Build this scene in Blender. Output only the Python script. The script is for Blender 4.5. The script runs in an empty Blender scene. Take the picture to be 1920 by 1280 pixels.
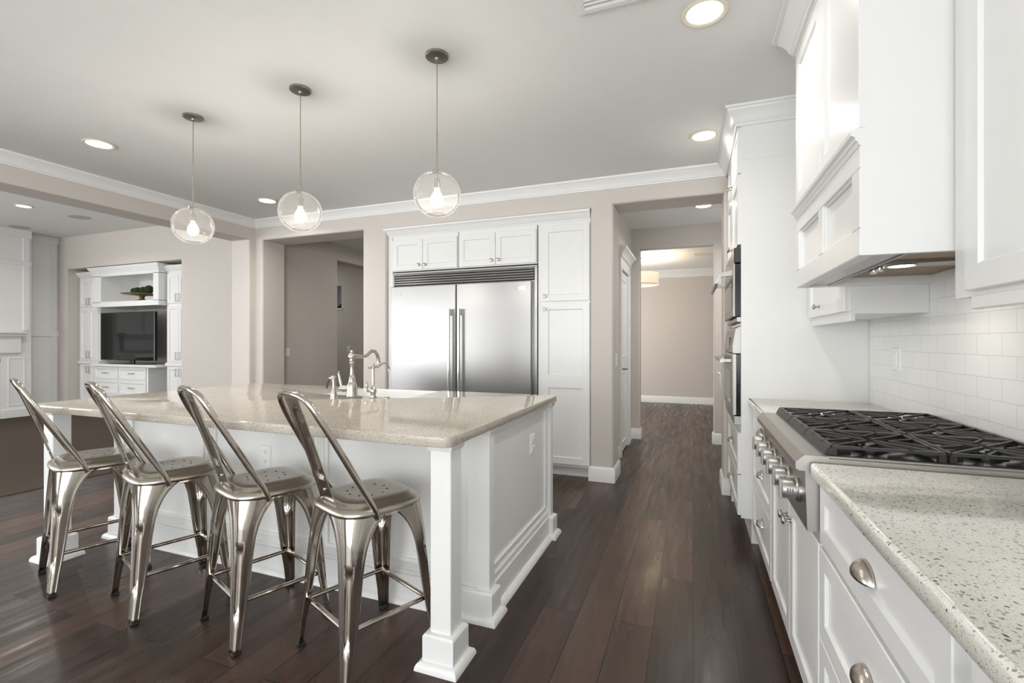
import bpy, bmesh, math, random
from mathutils import Vector, Matrix
R = math.radians
PI = math.pi
random.seed(4)
SC = bpy.context.scene
COL = SC.collection

# ------------------------------------------------------------------ camera
FPX, YAW, EYE = 896.0, math.atan2(340, 896.0), 1.27
cd = bpy.data.cameras.new('camera'); cam = bpy.data.objects.new('camera', cd); COL.objects.link(cam)
cam.location = (0, 0, EYE); cam.rotation_euler = (PI / 2, 0, YAW)
cd.sensor_width = 36; cd.lens = 36 * FPX / 1920; cd.clip_start = .02; cd.clip_end = 100
SC.camera = cam

# ------------------------------------------------------------------ world, daylight, exposure
W = bpy.data.worlds.new('world'); SC.world = W; W.use_nodes = True
bg = W.node_tree.nodes['Background']; bg.inputs[0].default_value = (.93, .96, 1, 1); bg.inputs[1].default_value = 1.2
SC.view_settings.view_transform = 'Standard'; SC.view_settings.look = 'None'
SC.view_settings.exposure = 0.02; SC.view_settings.gamma = 1; SC.view_settings.use_curve_mapping = False

def area(name, loc, rot, sx, sy, power, color=(1, 1, 1), shape='RECTANGLE', spread=180):
    l = bpy.data.lights.new(name, 'AREA'); l.shape = shape; l.size = sx; l.size_y = sy
    l.energy = power; l.color = color; l.spread = R(spread)
    o = bpy.data.objects.new(name, l); COL.objects.link(o); o.location = loc; o.rotation_euler = rot
    return o
DAY = (.955, .98, 1)
area('daylight_kitchen', (-1.55, -3.98, 1.27), (R(90), 0, 0), 4.4, 2.3, 118, DAY)
area('daylight_great_room', (-8.0, -3.98, 1.45), (R(90), 0, 0), 4.4, 2.3, 98, DAY)
area('great_room_side_fill', (-10.83, -1.2, 1.45), (R(90), 0, R(-90)), 4.2, 2.3, 205, DAY)  # fill added from the great-room side to spread the light
area('kitchen_ceiling_fill', (-1.55, -4.05, 1.0), (R(131), 0, 0), 4.3, 1.5, 52, DAY, spread=112)      # added uplight to brighten the kitchen ceiling
area('great_room_ceiling_fill', (-8.0, -4.05, 1.0), (R(131), 0, 0), 4.3, 1.5, 95, DAY, spread=112)  # second added uplight, for the great-room ceiling
area('right_side_fill', (.90, -2.4, 1.55), (R(90), 0, R(90)), 2.3, 1.5, 95, DAY)  # fill added from the right to lift the island end
area('daylight_dining', (-2.95, 8.5, 1.4), (R(90), 0, R(-90)), 2.4, 1.6, 88, DAY)

# ------------------------------------------------------------------ materials
def mat(name, color=(.8, .8, .8), rough=.5, metal=0., spec=.5, bump=None, coat=0., var=None):
    """principled material; bump=(scale, strength); var=(scale, amount) mottles the colour"""
    m = bpy.data.materials.new(name); m.use_nodes = True
    nt = m.node_tree; b = nt.nodes['Principled BSDF']
    b.inputs['Base Color'].default_value = (*color, 1); b.inputs['Roughness'].default_value = rough
    b.inputs['Metallic'].default_value = metal; b.inputs['Specular IOR Level'].default_value = spec
    b.inputs['Coat Weight'].default_value = coat
    g = nt.nodes.new('ShaderNodeNewGeometry')
    def noise(scale, detail=3):
        n = nt.nodes.new('ShaderNodeTexNoise'); n.inputs['Scale'].default_value = scale; n.inputs['Detail'].default_value = detail
        nt.links.new(g.outputs['Position'], n.inputs['Vector']); return n
    if var is None: var = (9, .02)
    n = noise(var[0]); mx = nt.nodes.new('ShaderNodeMix'); mx.data_type = 'RGBA'
    mx.inputs[6].default_value = (*[max(0, c * (1 - var[1])) for c in color], 1)
    mx.inputs[7].default_value = (*[min(1, c * (1 + var[1])) for c in color], 1)
    nt.links.new(n.outputs[0], mx.inputs[0]); nt.links.new(mx.outputs[2], b.inputs['Base Color'])
    if bump:
        n2 = noise(bump[0]); bp = nt.nodes.new('ShaderNodeBump'); bp.inputs['Strength'].default_value = bump[1]
        bp.inputs['Distance'].default_value = .002
        nt.links.new(n2.outputs[0], bp.inputs['Height']); nt.links.new(bp.outputs[0], b.inputs['Normal'])
    return m

def emis(name, color, strength):
    m = bpy.data.materials.new(name); m.use_nodes = True; nt = m.node_tree
    nt.nodes.remove(nt.nodes['Principled BSDF']); e = nt.nodes.new('ShaderNodeEmission')
    e.inputs[0].default_value = (*color, 1); e.inputs[1].default_value = strength
    nt.links.new(e.outputs[0], nt.nodes['Material Output'].inputs[0]); return m

def brushed(name, color, rough, axis, amount=.15):
    """brushed metal: streaks along one axis"""
    m = mat(name, color, rough, 1.0, var=(3, .03)); nt = m.node_tree; b = nt.nodes['Principled BSDF']
    g = nt.nodes.new('ShaderNodeNewGeometry'); mp = nt.nodes.new('ShaderNodeMapping')
    sc = [240, 240, 240]; sc[axis] = 2.0; mp.inputs['Scale'].default_value = sc
    n = nt.nodes.new('ShaderNodeTexNoise'); n.inputs['Scale'].default_value = 1; n.inputs['Detail'].default_value = 2
    nt.links.new(g.outputs['Position'], mp.inputs[0]); nt.links.new(mp.outputs[0], n.inputs['Vector'])
    r = nt.nodes.new('ShaderNodeMapRange'); r.inputs[3].default_value = rough - amount * .5; r.inputs[4].default_value = rough + amount * .5
    nt.links.new(n.outputs[0], r.inputs[0]); nt.links.new(r.outputs[0], b.inputs['Roughness'])
    bp = nt.nodes.new('ShaderNodeBump'); bp.inputs['Strength'].default_value = .08; bp.inputs['Distance'].default_value = .001
    nt.links.new(n.outputs[0], bp.inputs['Height']); nt.links.new(bp.outputs[0], b.inputs['Normal'])
    return m

def wood_floor():
    m = bpy.data.materials.new('dark_plank_floor'); m.use_nodes = True; nt = m.node_tree; N = nt.nodes.new; L = nt.links.new
    b = nt.nodes['Principled BSDF']; g = N('ShaderNodeNewGeometry'); sp = N('ShaderNodeSeparateXYZ'); L(g.outputs['Position'], sp.inputs[0])
    cb = N('ShaderNodeCombineXYZ'); L(sp.outputs[1], cb.inputs[0]); L(sp.outputs[0], cb.inputs[1])
    br = N('ShaderNodeTexBrick'); L(cb.outputs[0], br.inputs[0]); br.offset = .37; br.offset_frequency = 2
    br.inputs['Color1'].default_value = (0, 0, 0, 1); br.inputs['Color2'].default_value = (1, 1, 1, 1)
    br.inputs['Mortar'].default_value = (.5, .5, .5, 1); br.inputs['Scale'].default_value = 1
    br.inputs['Mortar Size'].default_value = .0028; br.inputs['Mortar Smooth'].default_value = .2
    br.inputs['Brick Width'].default_value = 1.35; br.inputs['Row Height'].default_value = .168
    mp = N('ShaderNodeMapping'); mp.inputs['Scale'].default_value = (11, .9, 1); L(g.outputs['Position'], mp.inputs[0])
    n1 = N('ShaderNodeTexNoise'); n1.inputs['Scale'].default_value = 1.4; n1.inputs['Detail'].default_value = 7; n1.inputs['Roughness'].default_value = .62
    n1.inputs['Distortion'].default_value = .6
    ad = N('ShaderNodeVectorMath'); ad.operation = 'ADD'; L(mp.outputs[0], ad.inputs[0])
    ml = N('ShaderNodeVectorMath'); ml.operation = 'SCALE'; ml.inputs[3].default_value = 37; L(br.outputs[0], ml.inputs[0]); L(ml.outputs[0], ad.inputs[1])
    L(ad.outputs[0], n1.inputs['Vector'])
    n2 = N('ShaderNodeTexNoise'); n2.inputs['Scale'].default_value = 2.2; n2.inputs['Detail'].default_value = 3; L(ad.outputs[0], n2.inputs['Vector'])
    rp = N('ShaderNodeValToRGB'); e = rp.color_ramp.elements
    e[0].position = .25; e[0].color = (.021, .0112, .0078, 1); e[1].position = .78; e[1].color = (.088, .0485, .033, 1)
    x = e.new(.5); x.color = (.044, .0240, .0165, 1)
    mixv = N('ShaderNodeMath'); mixv.operation = 'MULTIPLY_ADD'; mixv.inputs[1].default_value = .42; L(br.outputs[0], mixv.inputs[0])
    s2 = N('ShaderNodeMath'); s2.operation = 'MULTIPLY'; s2.inputs[1].default_value = .60; L(n1.outputs[0], s2.inputs[0]); L(s2.outputs[0], mixv.inputs[2])
    L(mixv.outputs[0], rp.inputs[0])
    mo = N('ShaderNodeMix'); mo.data_type = 'RGBA'; L(br.outputs['Fac'], mo.inputs[0]); L(rp.outputs[0], mo.inputs[6]); mo.inputs[7].default_value = (.008, .005, .004, 1)
    L(mo.outputs[2], b.inputs['Base Color'])
    rr = N('ShaderNodeMapRange'); rr.inputs[1].default_value = .3; rr.inputs[2].default_value = .7; rr.inputs[3].default_value = .22; rr.inputs[4].default_value = .40
    L(n2.outputs[0], rr.inputs[0]); L(rr.outputs[0], b.inputs['Roughness'])
    b.inputs['Specular IOR Level'].default_value = .38
    hh = N('ShaderNodeMath'); hh.operation = 'MULTIPLY_ADD'; hh.inputs[1].default_value = -1.2; L(br.outputs['Fac'], hh.inputs[0]); L(n1.outputs[0], hh.inputs[2])
    bp = N('ShaderNodeBump'); bp.inputs['Strength'].default_value = .16; bp.inputs['Distance'].default_value = .002; L(hh.outputs[0], bp.inputs['Height']); L(bp.outputs[0], b.inputs['Normal'])
    return m

def quartz(name, base, dark):
    """recycled-glass quartz: cream ground with chips in grey, brown, green"""
    m = bpy.data.materials.new(name); m.use_nodes = True; nt = m.node_tree; N = nt.nodes.new; L = nt.links.new
    b = nt.nodes['Principled BSDF']; b.inputs['Roughness'].default_value = .07; b.inputs['Specular IOR Level'].default_value = .5
    g = N('ShaderNodeNewGeometry')
    nz = N('ShaderNodeTexNoise'); nz.inputs['Scale'].default_value = 14; nz.inputs['Detail'].default_value = 4; L(g.outputs['Position'], nz.inputs['Vector'])
    c0 = N('ShaderNodeMix'); c0.data_type = 'RGBA'; c0.inputs[6].default_value = (*[x * .9 for x in base], 1); c0.inputs[7].default_value = (*[min(1, x * 1.1) for x in base], 1)
    L(nz.outputs[0], c0.inputs[0]); cur = c0.outputs[2]
    ds = N('ShaderNodeTexNoise'); ds.inputs['Scale'].default_value = 90; ds.inputs['Detail'].default_value = 2; L(g.outputs['Position'], ds.inputs['Vector'])
    wv = N('ShaderNodeVectorMath'); wv.operation = 'SCALE'; wv.inputs[3].default_value = .009; L(ds.outputs['Color'], wv.inputs[0])
    av = N('ShaderNodeVectorMath'); av.operation = 'ADD'; L(g.outputs['Position'], av.inputs[0]); L(wv.outputs[0], av.inputs[1])
    for sc, thr, keep, cols in ((330, .38, .36, [(.0, (dark[0] * 1.5, dark[1] * 1.5, dark[2] * 1.5)), (.4, dark), (.75, (.55, .53, .47)), (.9, (.33, .27, .2))]),
                                (120, .34, .58, [(.0, (.30, .31, .28)), (.35, (.42, .40, .34)), (.6, (.16, .16, .14)), (.8, (.34, .26, .18)), (.93, (.10, .09, .08))]),
                                (42, .17, .90, [(.0, (.28, .13, .06)), (.3, (.10, .11, .12)), (.5, (.05, .30, .09)), (.7, (.22, .10, .05)), (.85, (.07, .33, .16)), (.93, (.5, .42, .12))])):
        v = N('ShaderNodeTexVoronoi'); v.inputs['Scale'].default_value = sc; L(av.outputs[0], v.inputs['Vector'])
        ss = N('ShaderNodeSeparateColor'); L(v.outputs['Color'], ss.inputs[0])
        lt = N('ShaderNodeMath'); lt.operation = 'LESS_THAN'; lt.inputs[1].default_value = thr; L(v.outputs['Distance'], lt.inputs[0])
        gt = N('ShaderNodeMath'); gt.operation = 'GREATER_THAN'; gt.inputs[1].default_value = keep; L(ss.outputs[0], gt.inputs[0])
        mk = N('ShaderNodeMath'); mk.operation = 'MULTIPLY'; L(lt.outputs[0], mk.inputs[0]); L(gt.outputs[0], mk.inputs[1])
        rp = N('ShaderNodeValToRGB'); rp.color_ramp.interpolation = 'CONSTANT'; e = rp.color_ramp.elements
        e[0].position = 0; e[0].color = (*cols[0][1], 1); e[1].position = cols[1][0]; e[1].color = (*cols[1][1], 1)
        for p, c in cols[2:]: x = e.new(p); x.color = (*c, 1)
        L(ss.outputs[1], rp.inputs[0])
        mx = N('ShaderNodeMix'); mx.data_type = 'RGBA'; L(mk.outputs[0], mx.inputs[0]); L(cur, mx.inputs[6]); L(rp.outputs[0], mx.inputs[7]); cur = mx.outputs[2]
    L(cur, b.inputs['Base Color'])
    return m

def tile():
    m = bpy.data.materials.new('white_subway_tile'); m.use_nodes = True; nt = m.node_tree; N = nt.nodes.new; L = nt.links.new
    b = nt.nodes['Principled BSDF']; b.inputs['Roughness'].default_value = .12
    g = N('ShaderNodeNewGeometry'); sp = N('ShaderNodeSeparateXYZ'); L(g.outputs['Position'], sp.inputs[0])
    cb = N('ShaderNodeCombineXYZ'); L(sp.outputs[1], cb.inputs[0])
    sb = N('ShaderNodeMath'); sb.operation = 'SUBTRACT'; sb.inputs[1].default_value = .917; L(sp.outputs[2], sb.inputs[0]); L(sb.outputs[0], cb.inputs[1])
    br = N('ShaderNodeTexBrick'); L(cb.outputs[0], br.inputs[0]); br.offset = .5
    br.inputs['Color1'].default_value = (.80, .80, .785, 1); br.inputs['Color2'].default_value = (.83, .83, .815, 1); br.inputs['Mortar'].default_value = (.68, .67, .65, 1)
    br.inputs['Scale'].default_value = 1; br.inputs['Mortar Size'].default_value = .0014; br.inputs['Mortar Smooth'].default_value = .3
    br.inputs['Brick Width'].default_value = .1524; br.inputs['Row Height'].default_value = .0762
    L(br.outputs[0], b.inputs['Base Color'])
    iv = N('ShaderNodeMath'); iv.operation = 'SUBTRACT'; iv.inputs[0].default_value = 1; L(br.outputs['Fac'], iv.inputs[1])
    bp = N('ShaderNodeBump'); bp.inputs['Strength'].default_value = .5; bp.inputs['Distance'].default_value = .0015; L(iv.outputs[0], bp.inputs['Height']); L(bp.outputs[0], b.inputs['Normal'])
    return m

def thin_glass():
    """seeded blown glass: clear film, brighter towards the rim, small bubbles"""
    m = bpy.data.materials.new('seeded_glass'); m.use_nodes = True; nt = m.node_tree; N = nt.nodes.new; L = nt.links.new
    nt.nodes.remove(nt.nodes['Principled BSDF'])
    g = N('ShaderNodeNewGeometry'); v = N('ShaderNodeTexVoronoi'); v.inputs['Scale'].default_value = 95; L(g.outputs['Position'], v.inputs['Vector'])
    lt = N('ShaderNodeMath'); lt.operation = 'LESS_THAN'; lt.inputs[1].default_value = .17; L(v.outputs['Distance'], lt.inputs[0])
    nz = N('ShaderNodeTexNoise'); nz.inputs['Scale'].default_value = 22; L(g.outputs['Position'], nz.inputs['Vector'])
    bp = N('ShaderNodeBump'); bp.inputs['Strength'].default_value = .25; bp.inputs['Distance'].default_value = .004; L(nz.outputs[0], bp.inputs['Height'])
    tr = N('ShaderNodeBsdfTransparent'); tr.inputs[0].default_value = (.975, .975, .97, 1)
    gl = N('ShaderNodeBsdfGlossy'); gl.inputs['Roughness'].default_value = .03; L(bp.outputs[0], gl.inputs['Normal'])
    df = N('ShaderNodeBsdfTranslucent'); df.inputs[0].default_value = (.95, .94, .9, 1)
    d2 = N('ShaderNodeBsdfDiffuse'); d2.inputs[0].default_value = (.95, .94, .92, 1)
    dm = N('ShaderNodeMixShader'); L(df.outputs[0], dm.inputs[1]); L(d2.outputs[0], dm.inputs[2])
    lw = N('ShaderNodeLayerWeight'); lw.inputs[0].default_value = .12
    m1 = N('ShaderNodeMixShader'); L(lw.outputs['Fresnel'], m1.inputs[0]); L(tr.outputs[0], m1.inputs[1]); L(gl.outputs[0], m1.inputs[2])
    pw = N('ShaderNodeMath'); pw.operation = 'POWER'; pw.inputs[1].default_value = 3; L(lw.outputs['Facing'], pw.inputs[0])
    ma = N('ShaderNodeMath'); ma.operation = 'MULTIPLY_ADD'; ma.inputs[1].default_value = .38; ma.inputs[2].default_value = .020; L(pw.outputs[0], ma.inputs[0])
    mb = N('ShaderNodeMath'); mb.operation = 'MULTIPLY_ADD'; mb.inputs[1].default_value = .18; L(lt.outputs[0], mb.inputs[0]); L(ma.outputs[0], mb.inputs[2]); mb.use_clamp = True
    m2 = N('ShaderNodeMixShader'); L(mb.outputs[0], m2.inputs[0]); L(m1.outputs[0], m2.inputs[1]); L(dm.outputs[0], m2.inputs[2])
    L(m2.outputs[0], nt.nodes['Material Output'].inputs[0]); return m

def shade_cloth():
    m = bpy.data.materials.new('lit_drum_shade'); m.use_nodes = True; nt = m.node_tree; b = nt.nodes['Principled BSDF']
    b.inputs['Base Color'].default_value = (.85, .80, .74, 1); b.inputs['Emission Color'].default_value = (1, .78, .52, 1); b.inputs['Emission Strength'].default_value = .55
    return m

M = dict(
    white=mat('white_cabinet_paint', (.79, .79, .775), .28, bump=(60, .03)),
    trim=mat('white_trim_paint', (.79, .79, .775), .32),
    wall=mat('greige_wall_paint', (.60, .555, .512), .75, bump=(160, .12)),
    ceil=mat('ceiling_paint', (.80, .805, .79), .85, bump=(120, .1)),
    ceil2=mat('great_room_ceiling_paint', (.76, .75, .73), .85),
    floor=wood_floor(), carpet=mat('brown_carpet', (.078, .061, .049), .95, spec=.1, bump=(420, 1.0), var=(60, .25)),
    quartz=quartz('island_quartz', (.545, .495, .42), (.24, .215, .175)), quartz2=quartz('range_quartz', (.765, .75, .685), (.44, .43, .39)),
    tile=tile(), steel=brushed('brushed_stainless', (.36, .355, .35), .30, 0, .1), steelv=brushed('stainless_range', (.43, .41, .385), .38, 1, .1),
    steelo=brushed('oven_stainless', (.36, .345, .325), .38, 1, .1), steeld=mat('dark_stainless', (.38, .375, .37), .3, 1), chrome=mat('polished_steel', (.72, .71, .70), .14, 1),
    stool=mat('gunmetal_nickel', (.53, .485, .43), .13, 1, bump=(34, .10), var=(14, .10)),
    seat=mat('satin_gunmetal', (.50, .46, .405), .30, 1, bump=(34, .06), var=(14, .07)),
    nickel=mat('brushed_nickel', (.52, .475, .425), .27, 1), pewter=mat('satin_nickel_canopy', (.36, .33, .30), .36, 1),
    black=mat('black_rubber', (.012, .012, .012), .6), iron=mat('cast_iron', (.022, .019, .017), .36, .2, bump=(300, .3)),
    enamel=mat('black_enamel', (.008, .008, .009), .12), screen=mat('black_screen', (.006, .006, .007), .08), bglass=mat('black_oven_glass', (.01, .01, .011), .05),
    porcelain=mat('white_porcelain', (.85, .86, .85), .08), plastic=mat('white_plastic', (.82, .82, .79), .35), slot=mat('dark_slot', (.03, .03, .03), .7),
    hoodwood=mat('tan_filter', (.26, .17, .085), .4, .4, var=(30, .3)), glass=thin_glass(), bulb=thin_glass(),
    filament=emis('glowing_filament', (1, .60, .25), 30), lens=emis('lit_lens', (1, .93, .82), 9), ring=mat('cream_lamp_trim', (.80, .73, .60), .5),
    shade=shade_cloth(), moss=mat('green_moss', (.018, .035, .010), .95, bump=(240, 1), var=(90, .5)), gold=mat('antique_gold', (.34, .25, .14), .4, .8),
    chair=mat('white_chair_paint', (.78, .78, .76), .4), stair=mat('grey_stair_wall', (.40, .40, .41), .8), speaker=mat('speaker_grille', (.48, .465, .44), .8),
    dark=mat('dark_gap', (.02, .018, .016), .9), knobgrey=mat('satin_grey_metal', (.42, .405, .385), .42, .85), label=mat('knob_print', (.16, .155, .15), .5), edge=mat('raw_wood_edge', (.42, .28, .15), .6))
M['bulb'] = M['glass']

# ------------------------------------------------------------------ mesh helpers
def wloc(o):
    v = Vector((0, 0, 0))
    while o is not None: v = v + o.location; o = o.parent
    return v

class MB:
    def __init__(s): s.bm = bmesh.new(); s.sol = 0
    def face(s, vs):
        try: return s.bm.faces.new(vs)
        except ValueError: return None
    def box(s, x0, x1, y0, y1, z0, z1, bev=0., seg=1):
        x0, x1 = sorted((x0, x1)); y0, y1 = sorted((y0, y1)); z0, z1 = sorted((z0, z1))
        v = [s.bm.verts.new(p) for p in ((x0, y0, z0), (x1, y0, z0), (x1, y1, z0), (x0, y1, z0), (x0, y0, z1), (x1, y0, z1), (x1, y1, z1), (x0, y1, z1))]
        fs = [s.bm.faces.new([v[i] for i in q]) for q in ((3, 2, 1, 0), (4, 5, 6, 7), (0, 1, 5, 4), (1, 2, 6, 5), (2, 3, 7, 6), (3, 0, 4, 7))]
        if bev > 0:
            es = list({e for f in fs for e in f.edges})
            bmesh.ops.bevel(s.bm, geom=es, offset=bev, segments=seg, profile=.5, affect='EDGES')
        return s
    def rings(s, rings, caps=True, closed=True):
        """bridge a list of equal-length vertex rings"""
        rv = [[s.bm.verts.new(p) for p in r] for r in rings]
        n = len(rv[0])
        for a, b in zip(rv, rv[1:]):
            for i in range(n if closed else n - 1):
                j = (i + 1) % n; s.face([a[i], a[j], b[j], b[i]])
        if caps: s.face(rv[0][::-1]); s.face(rv[-1])
        return s
    def rects(s, P, lst, caps=True):
        return s.rings([[P(u0, v0, d), P(u1, v0, d), P(u1, v1, d), P(u0, v1, d)] for u0, u1, v0, v1, d in lst], caps)
    def tube(s, pts, r, n=10, caps=True, closed=False):
        pts = [Vector(p) for p in pts]; rs = r if isinstance(r, (list, tuple)) else [r] * len(pts)
        out = []; up = None
        for i, p in enumerate(pts):
            a = pts[(i - 1) % len(pts)] if (i or closed) else p; b = pts[(i + 1) % len(pts)] if (i < len(pts) - 1 or closed) else p
            t = (b - a).normalized()
            if up is None:
                up = Vector((0, 0, 1)) if abs(t.z) < .9 else Vector((1, 0, 0))
            sd = t.cross(up)
            if sd.length < 1e-4: sd = t.cross(Vector((0, 1, 0)))
            sd.normalize(); up = sd.cross(t).normalized()
            out.append([p + (sd * math.cos(k * 2 * PI / n) + up * math.sin(k * 2 * PI / n)) * rs[i] for k in range(n)])
        if closed: out.append(out[0]); caps = False
        return s.rings(out, caps)
    def lathe(s, prof, c=(0, 0, 0), axis='z', n=24, caps=True):
        """prof: (radius, height) pairs from bottom to top along axis"""
        c = Vector(c); out = []
        for r, h in prof:
            ring = []
            for k in range(n):
                a = 2 * PI * k / n; u, v = r * math.cos(a), r * math.sin(a)
                q = {'z': (u, v, h), '-z': (u, -v, -h), '-x': (-h, u, v), 'x': (h, u, -v), '-y': (u, -h, v), 'y': (u, h, -v)}[axis]
                ring.append(c + Vector(q))
            out.append(ring)
        return s.rings(out, caps)
    def prism(s, poly, a, b, axis='y'):
        f = {'y': lambda p, t: (p[0], t, p[1]), 'x': lambda p, t: (t, p[0], p[1]), 'z': lambda p, t: (p[0], p[1], t)}[axis]
        return s.rings([[f(p, a) for p in poly], [f(p, b) for p in poly]])
    def sweep(s, path, prof, z=0., closed=False):
        """prof (out, height) swept along a plan path with mitred corners; out = to the right of travel"""
        P = [Vector(p) for p in path]; n = len(P); out = []
        for i in range(n):
            d1 = (P[i] - P[i - 1]).normalized() if (i or closed) else (P[1] - P[0]).normalized()
            d2 = (P[(i + 1) % n] - P[i]).normalized() if (i < n - 1 or closed) else d1
            n1 = Vector((d1.y, -d1.x)); n2 = Vector((d2.y, -d2.x)); m = (n1 + n2)
            m = m / max(.2, (1 + n1.dot(n2)))
            out.append([(P[i].x + m.x * o, P[i].y + m.y * o, z + h) for o, h in prof])
        if closed: out.append(out[0])
        return s.rings(out, not closed)
    def grid(s, fn, nu, nv, wrap=False):
        vs = [[s.bm.verts.new(fn(i / nu, j / nv)) for j in range(nv + (0 if wrap else 1))] for i in range(nu + 1)]
        for i in range(nu):
            for j in range(nv):
                k = (j + 1) % nv if wrap else j + 1
                s.face([vs[i][j], vs[i + 1][j], vs[i + 1][k], vs[i][k]])
        return s
    def build(s, name, m, parent=None, smooth=True, recalc=True, ang=.6):
        bm = s.bm
        if recalc: bmesh.ops.recalc_face_normals(bm, faces=bm.faces[:])
        o0 = wloc(parent)
        if parent is not None: bmesh.ops.translate(bm, verts=bm.verts[:], vec=-o0)
        for f in bm.faces: f.smooth = smooth
        for e in bm.edges:
            if len(e.link_faces) == 2 and e.calc_face_angle(0) > ang: e.smooth = False
        me = bpy.data.meshes.new(name); bm.to_mesh(me); bm.free()
        me.materials.append(m if not isinstance(m, str) else M[m])
        o = bpy.data.objects.new(name, me); COL.objects.link(o)
        if parent is not None: o.parent = parent
        if s.sol:
            md = o.modifiers.new('thickness', 'SOLIDIFY'); md.thickness = s.sol; md.offset = -1
        return o

def tag(o, label, cat, group=None):
    o['label'] = label; o['category'] = cat
    if group: o['group'] = group
    return o
def thing(name, label, cat, loc=(0, 0, 0), group=None):
    o = bpy.data.objects.new(name, None); o.empty_display_size = .1; COL.objects.link(o); o.location = loc
    return tag(o, label, cat, group)
def struct(o): o['kind'] = 'structure'; return o
def copy_tree(o, parent=None):
    c = o.copy(); COL.objects.link(c); c.parent = parent
    for ch in list(o.children): copy_tree(ch, c)
    return c
# faces: local (u, v, d) to the room; d grows out of the face
def FS(y): return lambda u, v, d: (u, y - d, v)         # faces the camera side (-y)
def FW(x): return lambda u, v, d: (x - d, u, v)         # faces -x
def FE(x): return lambda u, v, d: (x + d, u, v)         # faces +x
def shaker(P, u0, u1, v0, v1, t=.02, fw=.058, rec=.009, b=.0025, mb=None):
    mb = mb or MB(); i = fw; k = fw + .007
    return mb.rects(P, [(u0, u1, v0, v1, 0), (u0, u1, v0, v1, t - b), (u0 + b, u1 - b, v0 + b, v1 - b, t), (u0 + i, u1 - i, v0 + i, v1 - i, t), (u0 + k, u1 - k, v0 + k, v1 - k, t - rec)])
def slab(P, u0, u1, v0, v1, t=.02, b=.003, d0=0., mb=None):
    mb = mb or MB()
    return mb.rects(P, [(u0, u1, v0, v1, d0), (u0, u1, v0, v1, d0 + t - b), (u0 + b, u1 - b, v0 + b, v1 - b, d0 + t)])
def recess(P, u0, u1, v0, v1, w=.012, d=.01, mb=None):
    """picture-frame moulding standing on a face"""
    mb = mb or MB(); b = min(.003, w * .3)
    R_ = lambda o, h: (u0 + o, u1 - o, v0 + o, v1 - o, h)
    return mb.rects(P, [R_(0, 0), R_(0, d - b), R_(b, d), R_(w - b, d), R_(w, d - b), R_(w, 0)], caps=False)
def knob(P, u, v, d, parent, axis, r=.016):
    c = P(u, v, d)
    return MB().lathe([(.010, 0), (.010, .002), (.0055, .005), (.0045, .014), (.0075, .019), (r, .023), (r * 1.02, .027), (r * .8, .032), (.002, .034)], c, axis, 16).build('knob', 'nickel', parent)
def cup_pull(P, u, v, d, parent):
    mb = MB(); mb.sol = .0025
    def f(a, b):
        th = PI * a; ph = PI / 2 * b
        return P(u - .050 * math.cos(th) * (.25 + .75 * math.cos(ph * .98)) if 0 else u - .050 * math.cos(th) * math.cos(ph * .5 * 0 + 0) , v + .036 * math.sin(th) * math.cos(ph) - .016, d + .030 * math.sin(th) ** .7 * math.sin(ph) + .001)
    mb.grid(f, 18, 8)
    return mb.build('cup_pull', 'nickel', parent)

def rounded_plan(pts, rad, seg=5):
    out = []; n = len(pts)
    for i, (p, r) in enumerate(zip(pts, rad)):
        p = Vector(p); a = (Vector(pts[i - 1]) - p).normalized(); c = (Vector(pts[(i + 1) % n]) - p).normalized()
        if r <= 0: out.append(tuple(p)); continue
        s, e = p + a * r, p + c * r
        for k in range(seg + 1):
            t = k / seg; out.append(tuple(s * (1 - t) ** 2 + p * 2 * t * (1 - t) + e * t * t))
    return out
CROWN = [(0, 0), (0, -.098), (.010, -.098), (.012, -.088), (.018, -.084), (.024, -.066), (.040, -.040), (.052, -.026), (.056, -.020), (.062, -.018), (.064, 0)]
BASE = [(0, 0), (.016, 0), (.016, .112), (.013, .118), (.010, .128), (.004, .134), (0, .134)]

# ------------------------------------------------------------------ the shell
YB, YB2 = 4.335, 4.665            # back wall of the kitchen, front and rear face
CZ, GZ = 2.74, 3.15               # ceilings
XR = .965                         # right wall
struct(MB().box(-5.28, 3.0, -4.2, 10.6, -.08, 0).build('floor', 'floor'))
struct(MB().box(-11.2, -5.28, -4.2, 8.5, -.08, .006).build('floor_carpet', 'carpet'))
struct(MB().box(-5.29, 3.0, -4.2, 10.6, CZ, CZ + .1).build('ceiling', 'ceil'))
struct(MB().box(-11.2, -5.29, -4.2, 8.5, GZ, GZ + .1).build('ceiling_great_room', 'ceil2'))
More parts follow.
